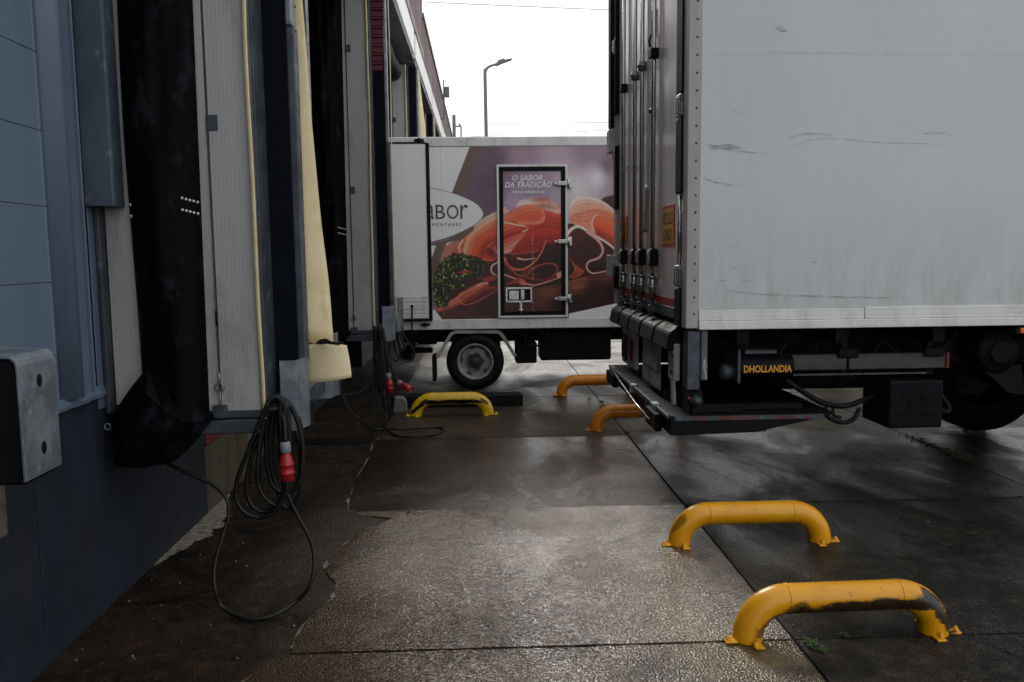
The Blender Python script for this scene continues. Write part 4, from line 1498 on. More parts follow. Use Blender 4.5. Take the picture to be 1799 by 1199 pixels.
# lower curls
sheet([(525, 780), (620, 765), (740, 742), (900, 702)], [(565, 832), (640, 842), (715, 800), (785, 690)], [(104, 32, 28), (70, 20, 18), (46, 14, 14)], 12, .7)
sheet([(530, 805), (600, 875), (660, 886), (735, 832)], [(530, 860), (600, 912), (700, 945), (840, 915)], [(126, 48, 40), (84, 26, 24), (60, 18, 18)], 8, .7)
stroke([(792, 662), (770, 730), (715, 805), (640, 850), (560, 835), (525, 775)], 12, (196, 108, 92), 24, 5)
stroke([(612, 778), (655, 787), (722, 779)], 18, (222, 166, 136), 8, 4)
fill([(640, 875), (740, 825), (830, 812), (868, 845), (835, 905), (760, 925), (690, 915)], [(760, 870, (52, 14, 14)), (700, 890, (90, 28, 24))], 4, rim=(172, 84, 66), rimw=8)
stroke([(530, 800), (600, 880), (660, 890), (735, 830), (830, 812), (868, 848), (835, 905)], 10, (176, 84, 66), 8)
stroke([(520, 880), (600, 912), (700, 952), (800, 932), (925, 888)], 16, (204, 146, 136), 12, 6)
fill([(860, 880), (925, 850), (925, 890), (870, 905)], [(0, 0, (196, 140, 128))], 6)
fill([(535, 945), (620, 905), (665, 935), (655, 955), (600, 940)], [(600, 930, (150, 64, 44)), (650, 940, (190, 110, 90))], 4)
stroke([(482, 803), (446, 826), (444, 866), (478, 890)], 16, (220, 188, 174), 12, 4)
fill([(940, 770), (1035, 855), (995, 905), (945, 905), (978, 860), (965, 820)], [(1000, 850, (156, 74, 56)), (960, 890, (120, 48, 40))], 4, rim=(190, 108, 86), rimw=6)
# right ham
fill([(945, 495), (948, 430), (1000, 388), (1090, 394), (1185, 432), (1262, 502), (1500, 560), (1500, 780), (1262, 745), (1185, 672), (1080, 615), (1000, 580), (950, 545)],
     [(1000, 410, (214, 186, 176)), (1080, 410, (212, 164, 146)), (1160, 450, (206, 130, 104)), (1230, 490, (204, 134, 112)), (1000, 500, (206, 150, 130)), (980, 550, (190, 120, 98)), (1070, 540, (206, 138, 112)), (1040, 470, (208, 132, 106))], 6, tex=mus2)
fill([(1092, 575), (1096, 528), (1130, 500), (1262, 522), (1500, 560), (1500, 780), (1262, 735), (1180, 668), (1112, 625)],
     [(1140, 540, (200, 106, 66)), (1230, 540, (196, 98, 58)), (1160, 620, (190, 84, 56)), (1250, 660, (170, 60, 48)), (1220, 600, (196, 94, 58))], 4, tex=mus2)
sheet([(955, 505), (952, 440), (1000, 394), (1090, 398), (1180, 436), (1258, 504)], [(962, 545), (1000, 570), (1080, 596), (1094, 560), (1110, 520), (1258, 526)],
      [(222, 200, 192), (216, 168, 150), (208, 136, 112), (204, 124, 96), (212, 150, 126)], 18, .7)
sheet([(1130, 504), (1200, 518), (1262, 527)], [(1114, 622), (1180, 668), (1262, 738)], [(206, 116, 78), (200, 98, 60), (186, 78, 54), (160, 54, 46)], 14, .7)
sheet([(1262, 527), (1380, 560), (1500, 580)], [(1262, 738), (1380, 760), (1500, 780)], [(206, 116, 78), (186, 78, 54), (160, 54, 46)], 10, .7)
stroke([(1126, 499), (1097, 528), (1090, 572), (1112, 622)], 13, (226, 184, 164), 8)
stroke([(1128, 500), (1180, 520), (1268, 527)], 7, (214, 150, 126), 5)
fill([(938, 640), (1010, 596), (1110, 650), (1150, 705), (1140, 760), (1060, 805), (1050, 850), (1020, 850), (938, 770)], [(1000, 640, (82, 34, 36)), (1040, 740, (60, 26, 30)), (960, 760, (72, 32, 32))], 5)
fill([(1160, 695), (1262, 760), (1262, 845), (1110, 872), (1068, 850), (1080, 815), (1150, 785)], [(1200, 780, (70, 30, 32)), (1120, 840, (48, 20, 22))], 4)
stroke([(928, 628), (962, 592), (1012, 580), (1100, 634), (1195, 690), (1262, 755)], 34, (220, 192, 182), 16, 6)
stroke([(1060, 615), (1130, 670), (1160, 730), (1135, 780), (1070, 805), (1056, 845), (1092, 880), (1170, 870), (1262, 850)], 26, (206, 158, 146), 9, 5)
# lower-left slices
fill([(85, 1105), (180, 1052), (240, 1010), (300, 960), (400, 928), (420, 948), (385, 980), (300, 1045), (200, 1090), (120, 1115)],
     [(150, 1080, (196, 122, 102)), (260, 1010, (176, 88, 70)), (390, 945, (214, 176, 160)), (330, 990, (120, 48, 40))], 4, tex=mus)
fill([(230, 1010), (300, 972), (478, 962), (478, 1000), (360, 1055), (275, 1075)], [(300, 1030, (140, 58, 46)), (430, 990, (84, 26, 24))], 4)
sheet([(235, 1010), (300, 976), (400, 965), (476, 962)], [(275, 1072), (350, 1050), (420, 1015), (476, 990)], [(170, 84, 66), (126, 50, 42), (84, 26, 24)], 9, .7)
sheet([(95, 1098), (180, 1050), (260, 995), (400, 932)], [(120, 1112), (210, 1085), (320, 1030), (415, 950)], [(206, 142, 122), (184, 104, 84), (140, 62, 52)], 9, .6)
stroke([(215, 1045), (270, 1075), (350, 1052), (478, 982)], 9, (198, 126, 106), 5)
fill([(380, 905), (470, 885), (475, 905), (420, 930)], [(0, 0, (150, 62, 48))], 5)
# parsley
par = smooth_pts([(72, 900), (105, 805), (190, 748), (280, 748), (385, 788), (395, 850), (368, 905), (310, 905), (262, 975), (222, 935), (176, 1000), (150, 1085), (72, 1060)], True)
ALL = (slice(None), slice(None))
pin = inside(par, ALL)
dpar, _ = seg_dist(par, True, ALL)
a = (np.where(pin, dpar, -dpar) / 14 + .3 + (fbm(.03, 3, 12) - .5) * 1.6).clip(0, 1)[..., None]
img = img * (1 - a) + np.array((22, 24, 14)) * a
for k in range(640):
    x, y = rng.uniform(65, 400), rng.uniform(740, 1090)
    i_, j_ = int((y - V0) / (V1 - V0) * (NV - 1)), int((x - U0) / (U1 - U0) * (NU - 1))
    if not (0 <= i_ < NV and 0 <= j_ < NU) or not (pin[i_, j_] or (rng.random() < .12 and dpar[i_, j_] < 14)):
        continue
    rr = rng.uniform(5, 12)
    an = rng.uniform(0, 3.14)
    wq = window(np.array([[x - rr, y - rr], [x + rr, y + rr]]), 3)
    dx, dy = uu[wq] - x, vv[wq] - y
    e = ((dx * math.cos(an) + dy * math.sin(an)) / rr) ** 2 + ((-dx * math.sin(an) + dy * math.cos(an)) / (rr * .55)) ** 2
    aa = np.clip((1.15 - e) * 2, 0, 1)[..., None]
    lite = rng.random() ** 1.6 * (1.15 if y < 900 else .9) * (1.2 if x < 300 else .7)
    col = np.array((28, 32, 14)) * (1 - lite) + np.array((132, 138, 66)) * lite
    img[wq] = img[wq] * (1 - aa) + col * aa
fill([(232, 862), (290, 850), (300, 862), (240, 872)], [(0, 0, (168, 58, 46))], 4)
# white logo field, brown bands, lens-shaped badge
WH = (198, 200, 205)
fill([(0, 0), (320, 0), (320, 72), (206, 372), (40, 372), (0, 400)], [(0, 0, WH)], 2, False)
fill([(318, 60), (388, 60), (388, 72), (262, 400), (180, 400)], [(0, 0, (108, 90, 84))], 2, False)
fill([(40, 690), (160, 660), (330, 560), (330, 598), (262, 648), (150, 690), (72, 880), (40, 900)], [(0, 0, (106, 90, 84))], 2, False)
fill([(60, 690), (92, 690), (70, 750), (60, 770)], [(0, 0, WH)], 2, False)
fill([(158, 676), (205, 662), (150, 694)], [(0, 0, WH)], 2, False)
badge = [(20, 322), (60, 325), (130, 338), (220, 362), (310, 398), (365, 434), (392, 470), (396, 500), (380, 530), (345, 560), (290, 590), (200, 630), (120, 655), (60, 670), (20, 675)]
fill(badge, [(0, 0, (90, 62, 66))], 2)
cb = [(x - (2.5 if x > 300 else 0), y + (3 if y < 490 else -3)) for x, y in badge]
fill(cb, [(0, 0, WH)], 2)
fill([(938, 1142), (1240, 1080), (1900, 980), (1900, 1300), (938, 1300)], [(0, 0, WH)], 2, False)
fill([(30, 1090), (75, 1108), (118, 1162), (118, 1300), (30, 1300)], [(0, 0, WH)], 2, False)
for us in (132, 706):
    stroke([(us - 2, 70), (us, 600), (us + 3, 1160)], 3, (150, 140, 142), None, 3, .38, .0)
    for k in range(26):
        if rng.random() > .45:
            y_ = 640 + k * 20
            stroke([(us, y_), (us + .4, y_ + 4), (us + .6, y_ + 8)], 4, (196, 190, 190), None, 3, .7, .0)
img *= (1 + (fbm(.06, 3, 21)[..., None] - .5) * .06)
# pixel values -> reflectance of the ink
lin = np.where(img / 255 <= .04045, img / 255 / 12.92, ((img / 255 + .055) / 1.055) ** 2.4)
ink = np.clip(lin ** 1.25 * 1.75, 0.003, .86)

mt, n_, l_, b_ = nodes_of('printed_film')
at = n_.new('ShaderNodeVertexColor')
at.layer_name = 'ink'
l_.new(at.outputs['Color'], b_.inputs['Base Color'])
b_.inputs['Roughness'].default_value = .38
M_print = mt


def print_sheet(u0, u1, v0, v1, y, name, parent, hole=None):
    j0, j1 = int(round((u0 - U0) / (U1 - U0) * (NU - 1))), int(round((u1 - U0) / (U1 - U0) * (NU - 1)))
    i0, i1 = int(round((v0 - V0) / (V1 - V0) * (NV - 1))), int(round((v1 - V0) / (V1 - V0) * (NV - 1)))
    org = ORG[parent.as_pointer()]
    w, h = j1 - j0 + 1, i1 - i0 + 1
    us, vs = uu[i0:i1 + 1, j0:j1 + 1].ravel(), vv[i0:i1 + 1, j0:j1 + 1].ravel()
    verts = np.stack([to_x(us) - org.x, np.full(us.shape, y - org.y), to_z(vs) - org.z], 1)
    idx = np.arange(w * h).reshape(h, w)
    f = np.stack([idx[:-1, :-1], idx[1:, :-1], idx[1:, 1:], idx[:-1, 1:]], -1).reshape(-1, 4)
    me = bpy.data.meshes.new(name)
    me.from_pydata(verts.tolist(), [], f.tolist())
    ca = me.color_attributes.new('ink', 'FLOAT_COLOR', 'POINT')
    cols = np.ones((w * h, 4))
    cols[:, :3] = ink[i0:i1 + 1, j0:j1 + 1].reshape(-1, 3)
    ca.data.foreach_set('color', cols.ravel())
    me.materials.append(M_print)
    o = bpy.data.objects.new(name, me)
    C.objects.link(o)
    o.parent = parent
    ORG[o.as_pointer()] = org.copy()
    return o


ps = print_sheet(U0, U1, V0, V1, TY, 'printed_side', T)
ps['label'] = 'side panel printed with folds of cured ham and parsley on a board'
# side door: frame, gasket, printed leaf, hinges, lock
dx0, dx1, dz0, dz1 = .196, 1.022, .865, 2.648
DO = None
du0, du1, dv0, dv1 = 508, 903, 214, 1130
DO = print_sheet(du0, du1, dv0, dv1, TY - .014, 'side_door', T)


def frame(x0, x1, z0, z1, w, ya, yb, mat, name, parent, bev=.002):
    g = G()
    g.box(x0, x0 + w, ya, yb, z0, z1, bev)
    g.box(x1 - w, x1, ya, yb, z0, z1, bev)
    g.box(x0 + w, x1 - w, ya + .001, yb, z0, z0 + w, bev)
    g.box(x0 + w, x1 - w, ya + .001, yb, z1 - w, z1, bev)
    return g.build(name, mat, parent)


frame(dx0, dx1, dz0, dz1, .026, TY - .03, TY + .001, M_alu_white, 'door_frame', DO)
frame(dx0 + .027, dx1 - .027, dz0 + .027, dz1 - .027, .048, TY - .026, TY + .001, M_rubber, 'door_gasket', DO)
frame(to_x(du0) - .006, to_x(du1) + .006, to_z(dv1) - .006, to_z(dv0) + .006, .009, TY - .02, TY - .01, M_alu_white, 'leaf_edge', DO, .001)
for zz in (2.426, 1.755, 1.083):
    g = G()
    g.box(.90, 1.03, TY - .05, TY - .022, zz - .026, zz + .026, .008, seg=2)
    g.box(.86, .92, TY - .042, TY - .016, zz - .016, zz + .016, .006, seg=2)
    g.box(1.032, 1.072, TY - .04, TY - .008, zz - .058, zz + .058, .012, seg=2)
    g.cyl((1.03, TY - .045, zz - .05), (1.03, TY - .045, zz + .05), .013, 10)
    g.build('door_hinge', M_chrome, DO)
lx0, lx1, lz0, lz1 = .285, .60, 1.045, 1.225
frame(lx0, lx1, lz0, lz1, .024, TY - .03, TY - .012, M_chrome, 'lock_plate', DO, .004)
g = G()
g.box(lx0 + .022, lx1 - .022, TY - .018, TY - .013, lz0 + .022, lz1 - .022)
g.build('lock_recess', M_rubber, DO)
g = G()
g.box(lx0 + .04, lx0 + .16, TY - .028, TY - .018, lz0 + .035, lz1 - .04, .004)
g.box(lx0 + .175, lx0 + .225, TY - .036, TY - .018, lz0 + .032, lz1 - .03, .008)
g.build('lock_handle', M_chrome, DO)
g = G()
g.box(.448, .482, TY - .03, TY - .014, .985, 1.044, .004)
g.cyl((.465, TY - .026, .90), (.465, TY - .026, .985), .012, 8)
g.box(.44, .49, TY - .032, TY - .02, .95, .972, .004)
g.build('padlock', M_chrome, DO)


def print_text(body, parent, u0, u1, v0, v1, y, mat, **kw):
    text(body, 'lettering', mat, parent, (to_x(u0), y, to_z(v1)), to_x(u1) - to_x(u0), to_z(v0) - to_z(v1), **kw)


print_text('O SABOR', DO, 581, 775, 248, 284, TY - .0165, M_white_ink, shear=.2, bold=.026)
print_text('DA TRADIÇÃO', DO, 533, 833, 281, 337, TY - .0165, M_white_ink, shear=.2, bold=.026)
print_text('www.valsabor.pt', DO, 582, 787, 343, 371, TY - .0165, M_white_ink, bold=.028)
for ch_, u0, u1 in (('a', 38, 82), ('B', 93, 152), ('O', 163, 238), ('r', 249, 299)):
    print_text(ch_, T, u0, u1, 432, 522, TY - .0025, M_brown_ink)
print_text('MENTARES', T, 70, 253, 548, 568, TY - .0025, M_brown_ink, spacing=1.35)
# opened rear door folded flat against the side
RD = None
g = G()
g.box(-1.045, -.615, TY - .075, TY - .02, .87, 2.885, .008)
RD = g.build('rear_door', M_truck_white, T)
g = G()
g.box(-.614, -.577, TY - .085, TY - .015, .845, 2.895, .006)
g.box(-1.045, -.615, TY - .080, TY - .02, 2.886, 2.905, .004)
g.box(-1.045, -.615, TY - .083, TY - .02, .845, .869, .004)
g.build('door_gasket', M_rubber, RD)
for k, (a, b) in enumerate(((1.062, 1.142), (.985, 1.058), (.93, .981), (.876, .926))):
    g = G()
    g.box(-1.044, -.625, TY - .084 - .002 * (k % 2), TY - .072, a, b, .006)
    g.build('kick_strip', M_alu_white, RD)
for (xx, zz) in ((-.69, 2.93), (-.665, .80)):
    g = G()
    g.box(xx - .055, xx + .055, TY - .05, TY - .012, zz - .012, zz + .012, .004)
    g.lathe((xx, TY - .05, zz), (0, -1, 0), [(.026, 0), (.024, .022), (0, .025)], 10)
    g.build('door_holder', M_chassis, T)
g = G()
g.tube([(-.80, TY - .22, 1.03), (-.81, TY - .22, .70), (-.825, TY - .2, .45)], .010, 8)
g.lathe((-.80, TY - .22, 1.03), (0, 0, 1), [(.018, -.015), (.02, 0), (.012, .016), (0, .018)], 10)
g.build('lift_handle', M_chassis, T)
# running gear
W1 = wheel(T, (-.085, TY + .02, .345), .345, .22, .215)
wheel(T, (-.085, TY + 1.93, .345), .345, .22, .215, 1)
g = G()
g.box(-1.0, 5.6, TY + .62, TY + .72, .52, .735, .01)
g.box(-1.0, 5.6, TY + 1.46, TY + 1.56, .52, .735, .01)
for xx in (-.8, .7, 1.6, 2.6, 3.6):
    g.box(xx - .04, xx + .04, TY + .05, TY + 2.1, .66, .733)
g.cyl((-.085, TY + .2, .345), (-.085, TY + 2.0, .345), .08, 14)
g.lathe((-.085, TY + 1.1, .345), (0, 1, 0), [(.0, -.2), (.1, -.16), (.18, 0), (.1, .16), (0, .2)], 16)
g.build('chassis', M_chassis, T)
g = G()
arch = [(-.535, .40), (-.372, .672), (-.33, .705), (.19, .698), (.235, .665), (.395, .40)]
for a, b in zip(arch[:-1], arch[1:]):
    da = Vector((b[0] - a[0], 0, b[1] - a[1])).normalized()
    nn = Vector((-da.z, 0, da.x)) * .020
    A_, B_ = Vector((a[0], TY + .0, a[1])), Vector((b[0], TY + .0, b[1]))
    g.prism([A_ - nn, B_ - nn, B_ + nn, A_ + nn], (0, .035, 0), .004)
g.build('wheel_arch', surf('dirty_cream_paint', (.34, .33, .30), (.22, .21, .19), 6, (.5, .7)), T)
g = G()
g.box(-.60, -.555, TY + .05, TY + .3, .11, .42, .006)
g.build('mud_flap', M_rubber, T)
g = G()
g.box(.70, 1.56, TY + .12, TY + .55, .33, .68, .02)
g.build('tool_box', M_chassis, T)
g = G()
g.tube([(.50, TY + .06, .735), (.52, TY + .06, .56), (.56, TY + .06, .52), (.72, TY + .06, .52), (.77, TY + .06, .57), (.79, TY + .06, .735)], .014, 8)
g.build('guard_bracket', M_chassis, T)
g = G()
g.box(.40, .66, TY + .12, TY + .4, .30, .56, .02)
g.build('battery_box', M_chassis, T)
g = G()
g.box(1.70, 3.4, TY + .10, TY + .14, .42, .50, .006)
g.box(1.70, 3.4, TY + .10, TY + .14, .56, .62, .006)
g.build('side_guard', M_chassis, T)
g = G()
g.box(-1.0, -.86, TY + .3, TY + 1.9, .34, .44, .01)
g.box(-1.0, -.62, TY + .5, TY + .62, .40, .46, .008)
g.box(-1.0, -.62, TY + 1.5, TY + 1.62, .40, .46, .008)
g.build('tail_bar', M_chassis, T)
# cab (behind the trailer from here)
g = G()
g.prism([(4.25, TY + .05, .55), (6.0, TY + .05, .55), (6.05, TY + .05, 1.35), (5.75, TY + .05, 2.2), (5.5, TY + .05, 2.42), (4.25, TY + .05, 2.45)], (0, 2.05, 0), .03)
cabo = g.build('cab', M_truck_white, T)
g = G()
g.prism([(4.75, TY + .045, 1.45), (5.92, TY + .045, 1.45), (5.68, TY + .045, 2.12), (4.75, TY + .045, 2.16)], (0, .02, 0))
g.build('side_window', M_glass, cabo)
wheel(T, (5.0, TY + .06, .345), .345, .22, .215)
wheel(T, (5.0, TY + 1.9, .345), .345, .22, .215, 1)

# =================================================================== ARTICULATED TRAILER
RX, NY, FY = 1.232, 4.80, 7.42
Q = root('box_trailer', (5, 6.1, 0), 'big white box trailer with closed rear doors and folded tail lift', 'trailer')
g = G()
g.box(RX + .02, 9.5, NY + .004, FY - .004, 1.22, 4.0, .006)
body = g.build('box_body', M_trailer, Q)
# side skin in wide sheets above the bottom rail
for (a, b, z0, z1) in ((RX + .042, 9.48, 1.283, 2.7345), (RX + .042, 9.48, 2.7350, 3.98)):
    g = G()
    g.box(a, b, NY - .001, NY + .003, z0, z1, .0002)
    g.build('side_sheet', M_trailer, Q)
g = G()
g.box(RX + .042, 2.262, NY - .010, NY + .05, 1.215, 1.279, .002)
g.build('bottom_rail', M_alu_white, Q)
g = G()
g.box(2.266, 9.48, NY - .010, NY + .05, 1.215, 1.283, .002)
g.build('bottom_rail', M_alu_white, Q)
g = G()
g.box(RX + .042, 9.48, NY - .018, NY + .06, 1.162, 1.213, .004)
g.build('bottom_rail', M_alu_white, Q)
# rear corner post and rivets
g = G()
g.box(RX - .035, RX + .039, NY - .008, NY + .10, 1.17, 4.0, .004)
g.build('corner_post', M_trailer_post, Q)
for k in range(27):
    zz = 1.255 + .0985 * k
    g = G()
    g.lathe((RX + .015, NY - .008, zz), (0, -1, 0), [(0, .004), (.005, .003), (.0075, 0)], 8)
    g.build('rivet', M_galv_dark, Q)
g = G()
g.box(RX - .035, RX + .04, FY - .10, FY + .008, 1.17, 4.0, .004)
g.build('corner_post', M_trailer_post, Q)
# rear door leaves
g = G()
g.box(RX - .012, RX + .03, NY + .255, 6.275, 1.20, 3.95, .006)
d1 = g.build('rear_door', M_door, Q)
g = G()
g.box(RX - .012, RX + .03, 6.285, FY - .13, 1.20, 3.95, .006)
d2 = g.build('rear_door', M_door, Q)
for d, a, b in ((d1, NY + .256, 6.274), (d2, 6.286, FY - .131)):
    g = G()
    g.box(RX - .0145, RX - .0125, a, b, 1.272, 1.322)
    g.build('red_band', M_band, d)
    g = G()
    g.box(RX - .02, RX - .0125, a, b, 1.20, 1.268, .002)
    g.build('kick_plate', M_galv_dark, d)
# hinge edge strips (dark rubber) with bright hinges
for (a, b, zz) in ((NY + .102, NY + .25, ((1.17, 1.40), (1.97, 2.41), (2.555, 3.95))), (FY - .128, FY - .02, ((1.30, 1.50), (2.82, 3.95), (2.0, 2.55)))):
    for (z0, z1) in zz:
        g = G()
        g.box(RX - .045, RX - .0, a, b, z0, z1, .006)
        g.build('edge_rubber', M_black_pl, Q)
for zz in (2.483, 1.475, 3.4):
    for yy in (NY + .185, FY - .06):
        g = G()
        g.box(RX - .05, RX, yy - .06, yy + .05, zz - .065, zz + .065, .006)
        g.box(RX - .062, RX - .05, yy - .018, yy + .014, zz - .05, zz + .05, .004)
        g.build('hinge', M_chrome, Q)
for yy in (NY + .185,):
    g = G()
    g.cyl((RX - .03, yy, 1.54), (RX - .03, yy, 1.955), .012, 10)
    g.cyl((RX - .018, yy - .022, 1.54), (RX - .018, yy - .022, 1.955), .007, 8)
    g.build('hinge_rod', M_chrome, Q)
for zz in (2.60, 1.50):
    g = G()
    g.box(RX - .085, RX - .0, FY - .05, FY + .12, zz - .10, zz + .10, .006)
    g.build('hinge', M_trailer_post, Q)
g = G()
g.box(RX - .07, RX - .01, FY + .0, FY + .13, 2.72, 3.95, .008)
g.build('edge_rubber', M_black_pl, Q)
# lock rods with clamps, handles and keepers
for d, yy in ((d2, 6.92), (d2, 6.42), (d1, 6.14), (d1, 5.73)):
    g = G()
    g.cyl((RX - .038, yy, 1.23), (RX - .038, yy, 3.95), .0155, 12)
    rod = g.build('lock_rod', M_bar, d)
    g = G()
    g.box(RX - .065, RX - .014, yy - .075, yy + .05, 1.525, 1.645, .010)
    g.build('handle_housing', M_rubber, d)
    g = G()
    g.box(RX - .072, RX - .066, yy - .045, yy + .045, 1.54, 1.63, .004)
    g.box(RX - .078, RX - .07, yy - .02, yy + .03, 1.555, 1.615, .003)
    g.build('handle', M_bar, d)
    g = G()
    g.cyl((RX - .038, yy, 1.30), (RX - .038, yy, 1.455), .025, 12)
    g.cyl((RX - .038, yy, 1.37), (RX - .038, yy, 1.385), .032, 12)
    g.cyl((RX - .038, yy, 1.44), (RX - .038, yy, 1.455), .032, 12)
    g.build('rod_guide', M_bar, rod)
    g = G()
    g.box(RX - .06, RX - .012, yy - .05, yy + .045, 1.205, 1.235, .004)
    g.box(RX - .066, RX - .03, yy - .02, yy + .02, 1.17, 1.255, .006)
    g.build('keeper', M_galv_dark, d)
for d, yy in ((d2, 6.92), (d1, 5.73)):
    g = G()
    g.box(RX - .066, RX - .013, yy - .045, yy + .045, 2.93, 2.99, .005)
    g.build('rod_clamp', M_rubber, d)
for d, yy, zz in ((d2, 6.42, 2.955), (d1, 6.14, 2.965)):
    g = G()
    g.cyl((RX - .038, yy, zz - .03), (RX - .038, yy, zz + .03), .030, 12)
    g.cyl((RX - .038, yy, zz - .005), (RX - .038, yy, zz + .005), .038, 12)
    g.build('rod_collar', M_galv, d)
g = G()
g.box(RX - .03, RX - .012, 5.82, 5.88, 3.12, 3.28, .004)
g.tube([(RX - .03, 5.85, 3.12), (RX - .045, 5.86, 3.07), (RX - .04, 5.84, 3.03)], .008, 8)
g.build('door_catch', M_chassis, d1)
g = G()
g.lathe((RX - .012, 5.86, 2.60), (-1, 0, 0), [(.03, 0), (.02, .01), (.014, .03), (0, .034)], 12)
g.build('grommet', M_galv_dark, d1)
# document pouch hanging from a rod
g = G()
g.grid(lambda u, v: (RX - .06 - .018 * math.sin(math.pi * u) * (1 - .4 * v), 5.80 + .13 * u - .03 * v, 1.76 + .30 * v + .03 * math.sin(u * 3) * v), 8, 12)
g.solidify(.006)
g.build('pouch', surf('grey_vinyl', (.30, .29, .275), (.2, .195, .185), 8, (.4, .6)), d1)
# VEICULO LONGO plates
for d, ya, yb, z0, z1 in ((d1, 5.185, 5.545, 1.652, 1.922), (d2, 6.835, 7.27, 1.672, 1.918)):
    g = G()
    g.box(RX - .0155, RX - .0125, ya, yb, z0, z1, .0008)
    sgn = g.build('warning_plate', M_sign_r, d)
    g = G()
    g.box(RX - .0175, RX - .0158, ya + .018, yb - .018, z0 + .022, z1 - .022)
    g.build('plate_face', M_sign_y, sgn)
    h = (z1 - z0)
    text('VEICULO', 'lettering', M_black_ink, sgn, (RX - .0182, yb - .03, z0 + h * .53), yb - ya - .06, h * .30, face='-X', bold=.015)
    text('LONGO', 'lettering', M_black_ink, sgn, (RX - .0182, yb - .06, z0 + h * .14), yb - ya - .12, h * .30, face='-X', bold=.015)
# rear frame: sill, bumper rubber, lamp panels, number plate, corner steel
g = G()
g.box(RX - .01, RX + .10, NY + .05, FY - .02, 1.08, 1.168, .006)
g.build('rear_sill', M_chassis, Q)
for k in range(5):
    a = 4.98 + k * .46
    g = G()
    prof = [(RX - .105, 1.02), (RX - .085, 1.125), (RX - .03, 1.165), (RX - .012, 1.165), (RX - .012, 1.0)]
    g.prism([(x, a + .012, z_) for x, z_ in prof], (0, .42, 0), .010)
    g.build('bumper_rubber', M_rubber, Q)
g = G()
g.box(RX - .02, RX + .06, NY + .01, NY + .12, .80, 1.155, .006)
cs = g.build('corner_bracket', M_galv_dark, Q)
g = G()
g.box(RX + .061, RX + .10, NY + .0, NY + .10, .86, 1.155, .006)
g.build('corner_bracket', surf('chipped_blue_paint', (.14, .17, .20), (.07, .085, .10), 6, (.45, .65), grime=(.36, .40, .43), gscale=9, gstretch=(3, 1, .8), glo=.56, ghi=.62), Q)
g = G()
g.box(RX - .06, RX - .022, NY + .17, NY + .33, .83, 1.06, .006)
pl_ = g.build('steel_plate', M_trailer_post, Q)
for (yy, zz) in ((NY + .21, 1.0), (NY + .21, .89)):
    g = G()
    g.lathe((RX - .06, yy, zz), (-1, 0, 0), [(.02, 0), (.02, .012), (.012, .014), (0, .016)], 10)
    g.build('bolt', M_galv_dark, pl_)
g = G()
g.prism([(RX - .05, NY + .34, 1.05), (RX - .02, NY + .34, .60), (RX + .0, NY + .34, .60), (RX - .02, NY + .34, 1.05)], (0, .05, 0), .003)
g.build('lift_arm', M_trailer_post, Q)
g = G()
g.prism([(RX - .03, NY + .06, .80), (RX + .08, NY + .06, .80), (RX + .10, NY + .06, .72), (RX + .04, NY + .06, .60), (RX - .02, NY + .06, .66)], (0, .05, 0), .006)
g.build('lift_arm', M_rubber, Q)
g = G()
g.lathe((RX + .045, NY + .05, .73), (0, -1, 0), [(.035, 0), (.035, .02), (.02, .026), (.02, .04), (0, .042)], 14)
g.build('pivot_pin', M_galv_dark, Q)
g = G()
g.lathe((RX + .005, NY + .058, .74), (0, -1, 0), [(.018, 0), (.016, .012), (0, .014)], 12)
g.build('reflector', M_lens_red, Q)
# number plate on its hanger
rotp = Matrix.Rotation(R(-6), 3, 'Y')
g = G()
g.box(RX - .055, RX - .045, 5.40, 5.98, .70, 1.0, .003)
hp_ = g.build('plate_hanger', M_plate, Q)
g = G()
g.box(RX - .060, RX - .0555, 5.44, 5.94, .82, .95, .002)
npp = g.build('number_plate', M_plate, Q)
# tail lamp on the far half
g = G()
g.box(RX - .04, RX - .01, 6.35, 6.95, .70, 1.0, .006)
lp = g.build('lamp_panel', M_trailer_post, Q)
g = G()
g.box(RX - .06, RX - .041, 6.45, 6.62, .76, .93, .012)
g.build('tail_lamp', M_lens_red, lp)
g = G()
g.box(RX - .055, RX - .041, 6.66, 6.90, .74, .95, .008)
g.build('lamp_grille', M_rubber, lp)
# underside
g = G()
for (a, b) in ((5.62, 5.76), (6.48, 6.62)):
    g.box(RX + .1, 9.4, a, b, .82, 1.16, .01)
for k in range(14):
    xx = RX + .3 + k * .6
    g.box(xx, xx + .07, NY + .08, FY - .08, 1.06, 1.16)
g.build('chassis', M_chassis, Q)
g = G()
g.box(RX + .12, 3.9, FY - .35, FY - .28, .66, 1.15, .01)  # skirt panel added to keep far-side light out from under the trailer
g.box(2.3, 3.8, 6.64, FY - .36, .48, 1.05, .03)
g.build('far_side_box_and_screen', M_chassis, Q)
g = G()
for k in range(4):
    g.cyl((1.9 + k * .55, 6.0, .95), (2.3 + k * .55, 6.0, .95), .09, 14)
g.build('air_tank', M_chassis, Q)
# drooping brake hoses
for k, (xa, xb, dz) in enumerate(((2.05, 2.5, .22), (2.5, 2.95, .12), (1.55, 1.9, .16))):
    g = G()
    g.tube(spline([(xa, NY + .25, 1.06), (xa + (xb - xa) * .25, NY + .22, 1.06 - dz * .8), ((xa + xb) / 2, NY + .2, 1.06 - dz), (xb - (xb - xa) * .25, NY + .22, 1.06 - dz * .7), (xb, NY + .25, 1.06)], 6), .011, 8)
    g.build('air_hose', M_rubber, Q)
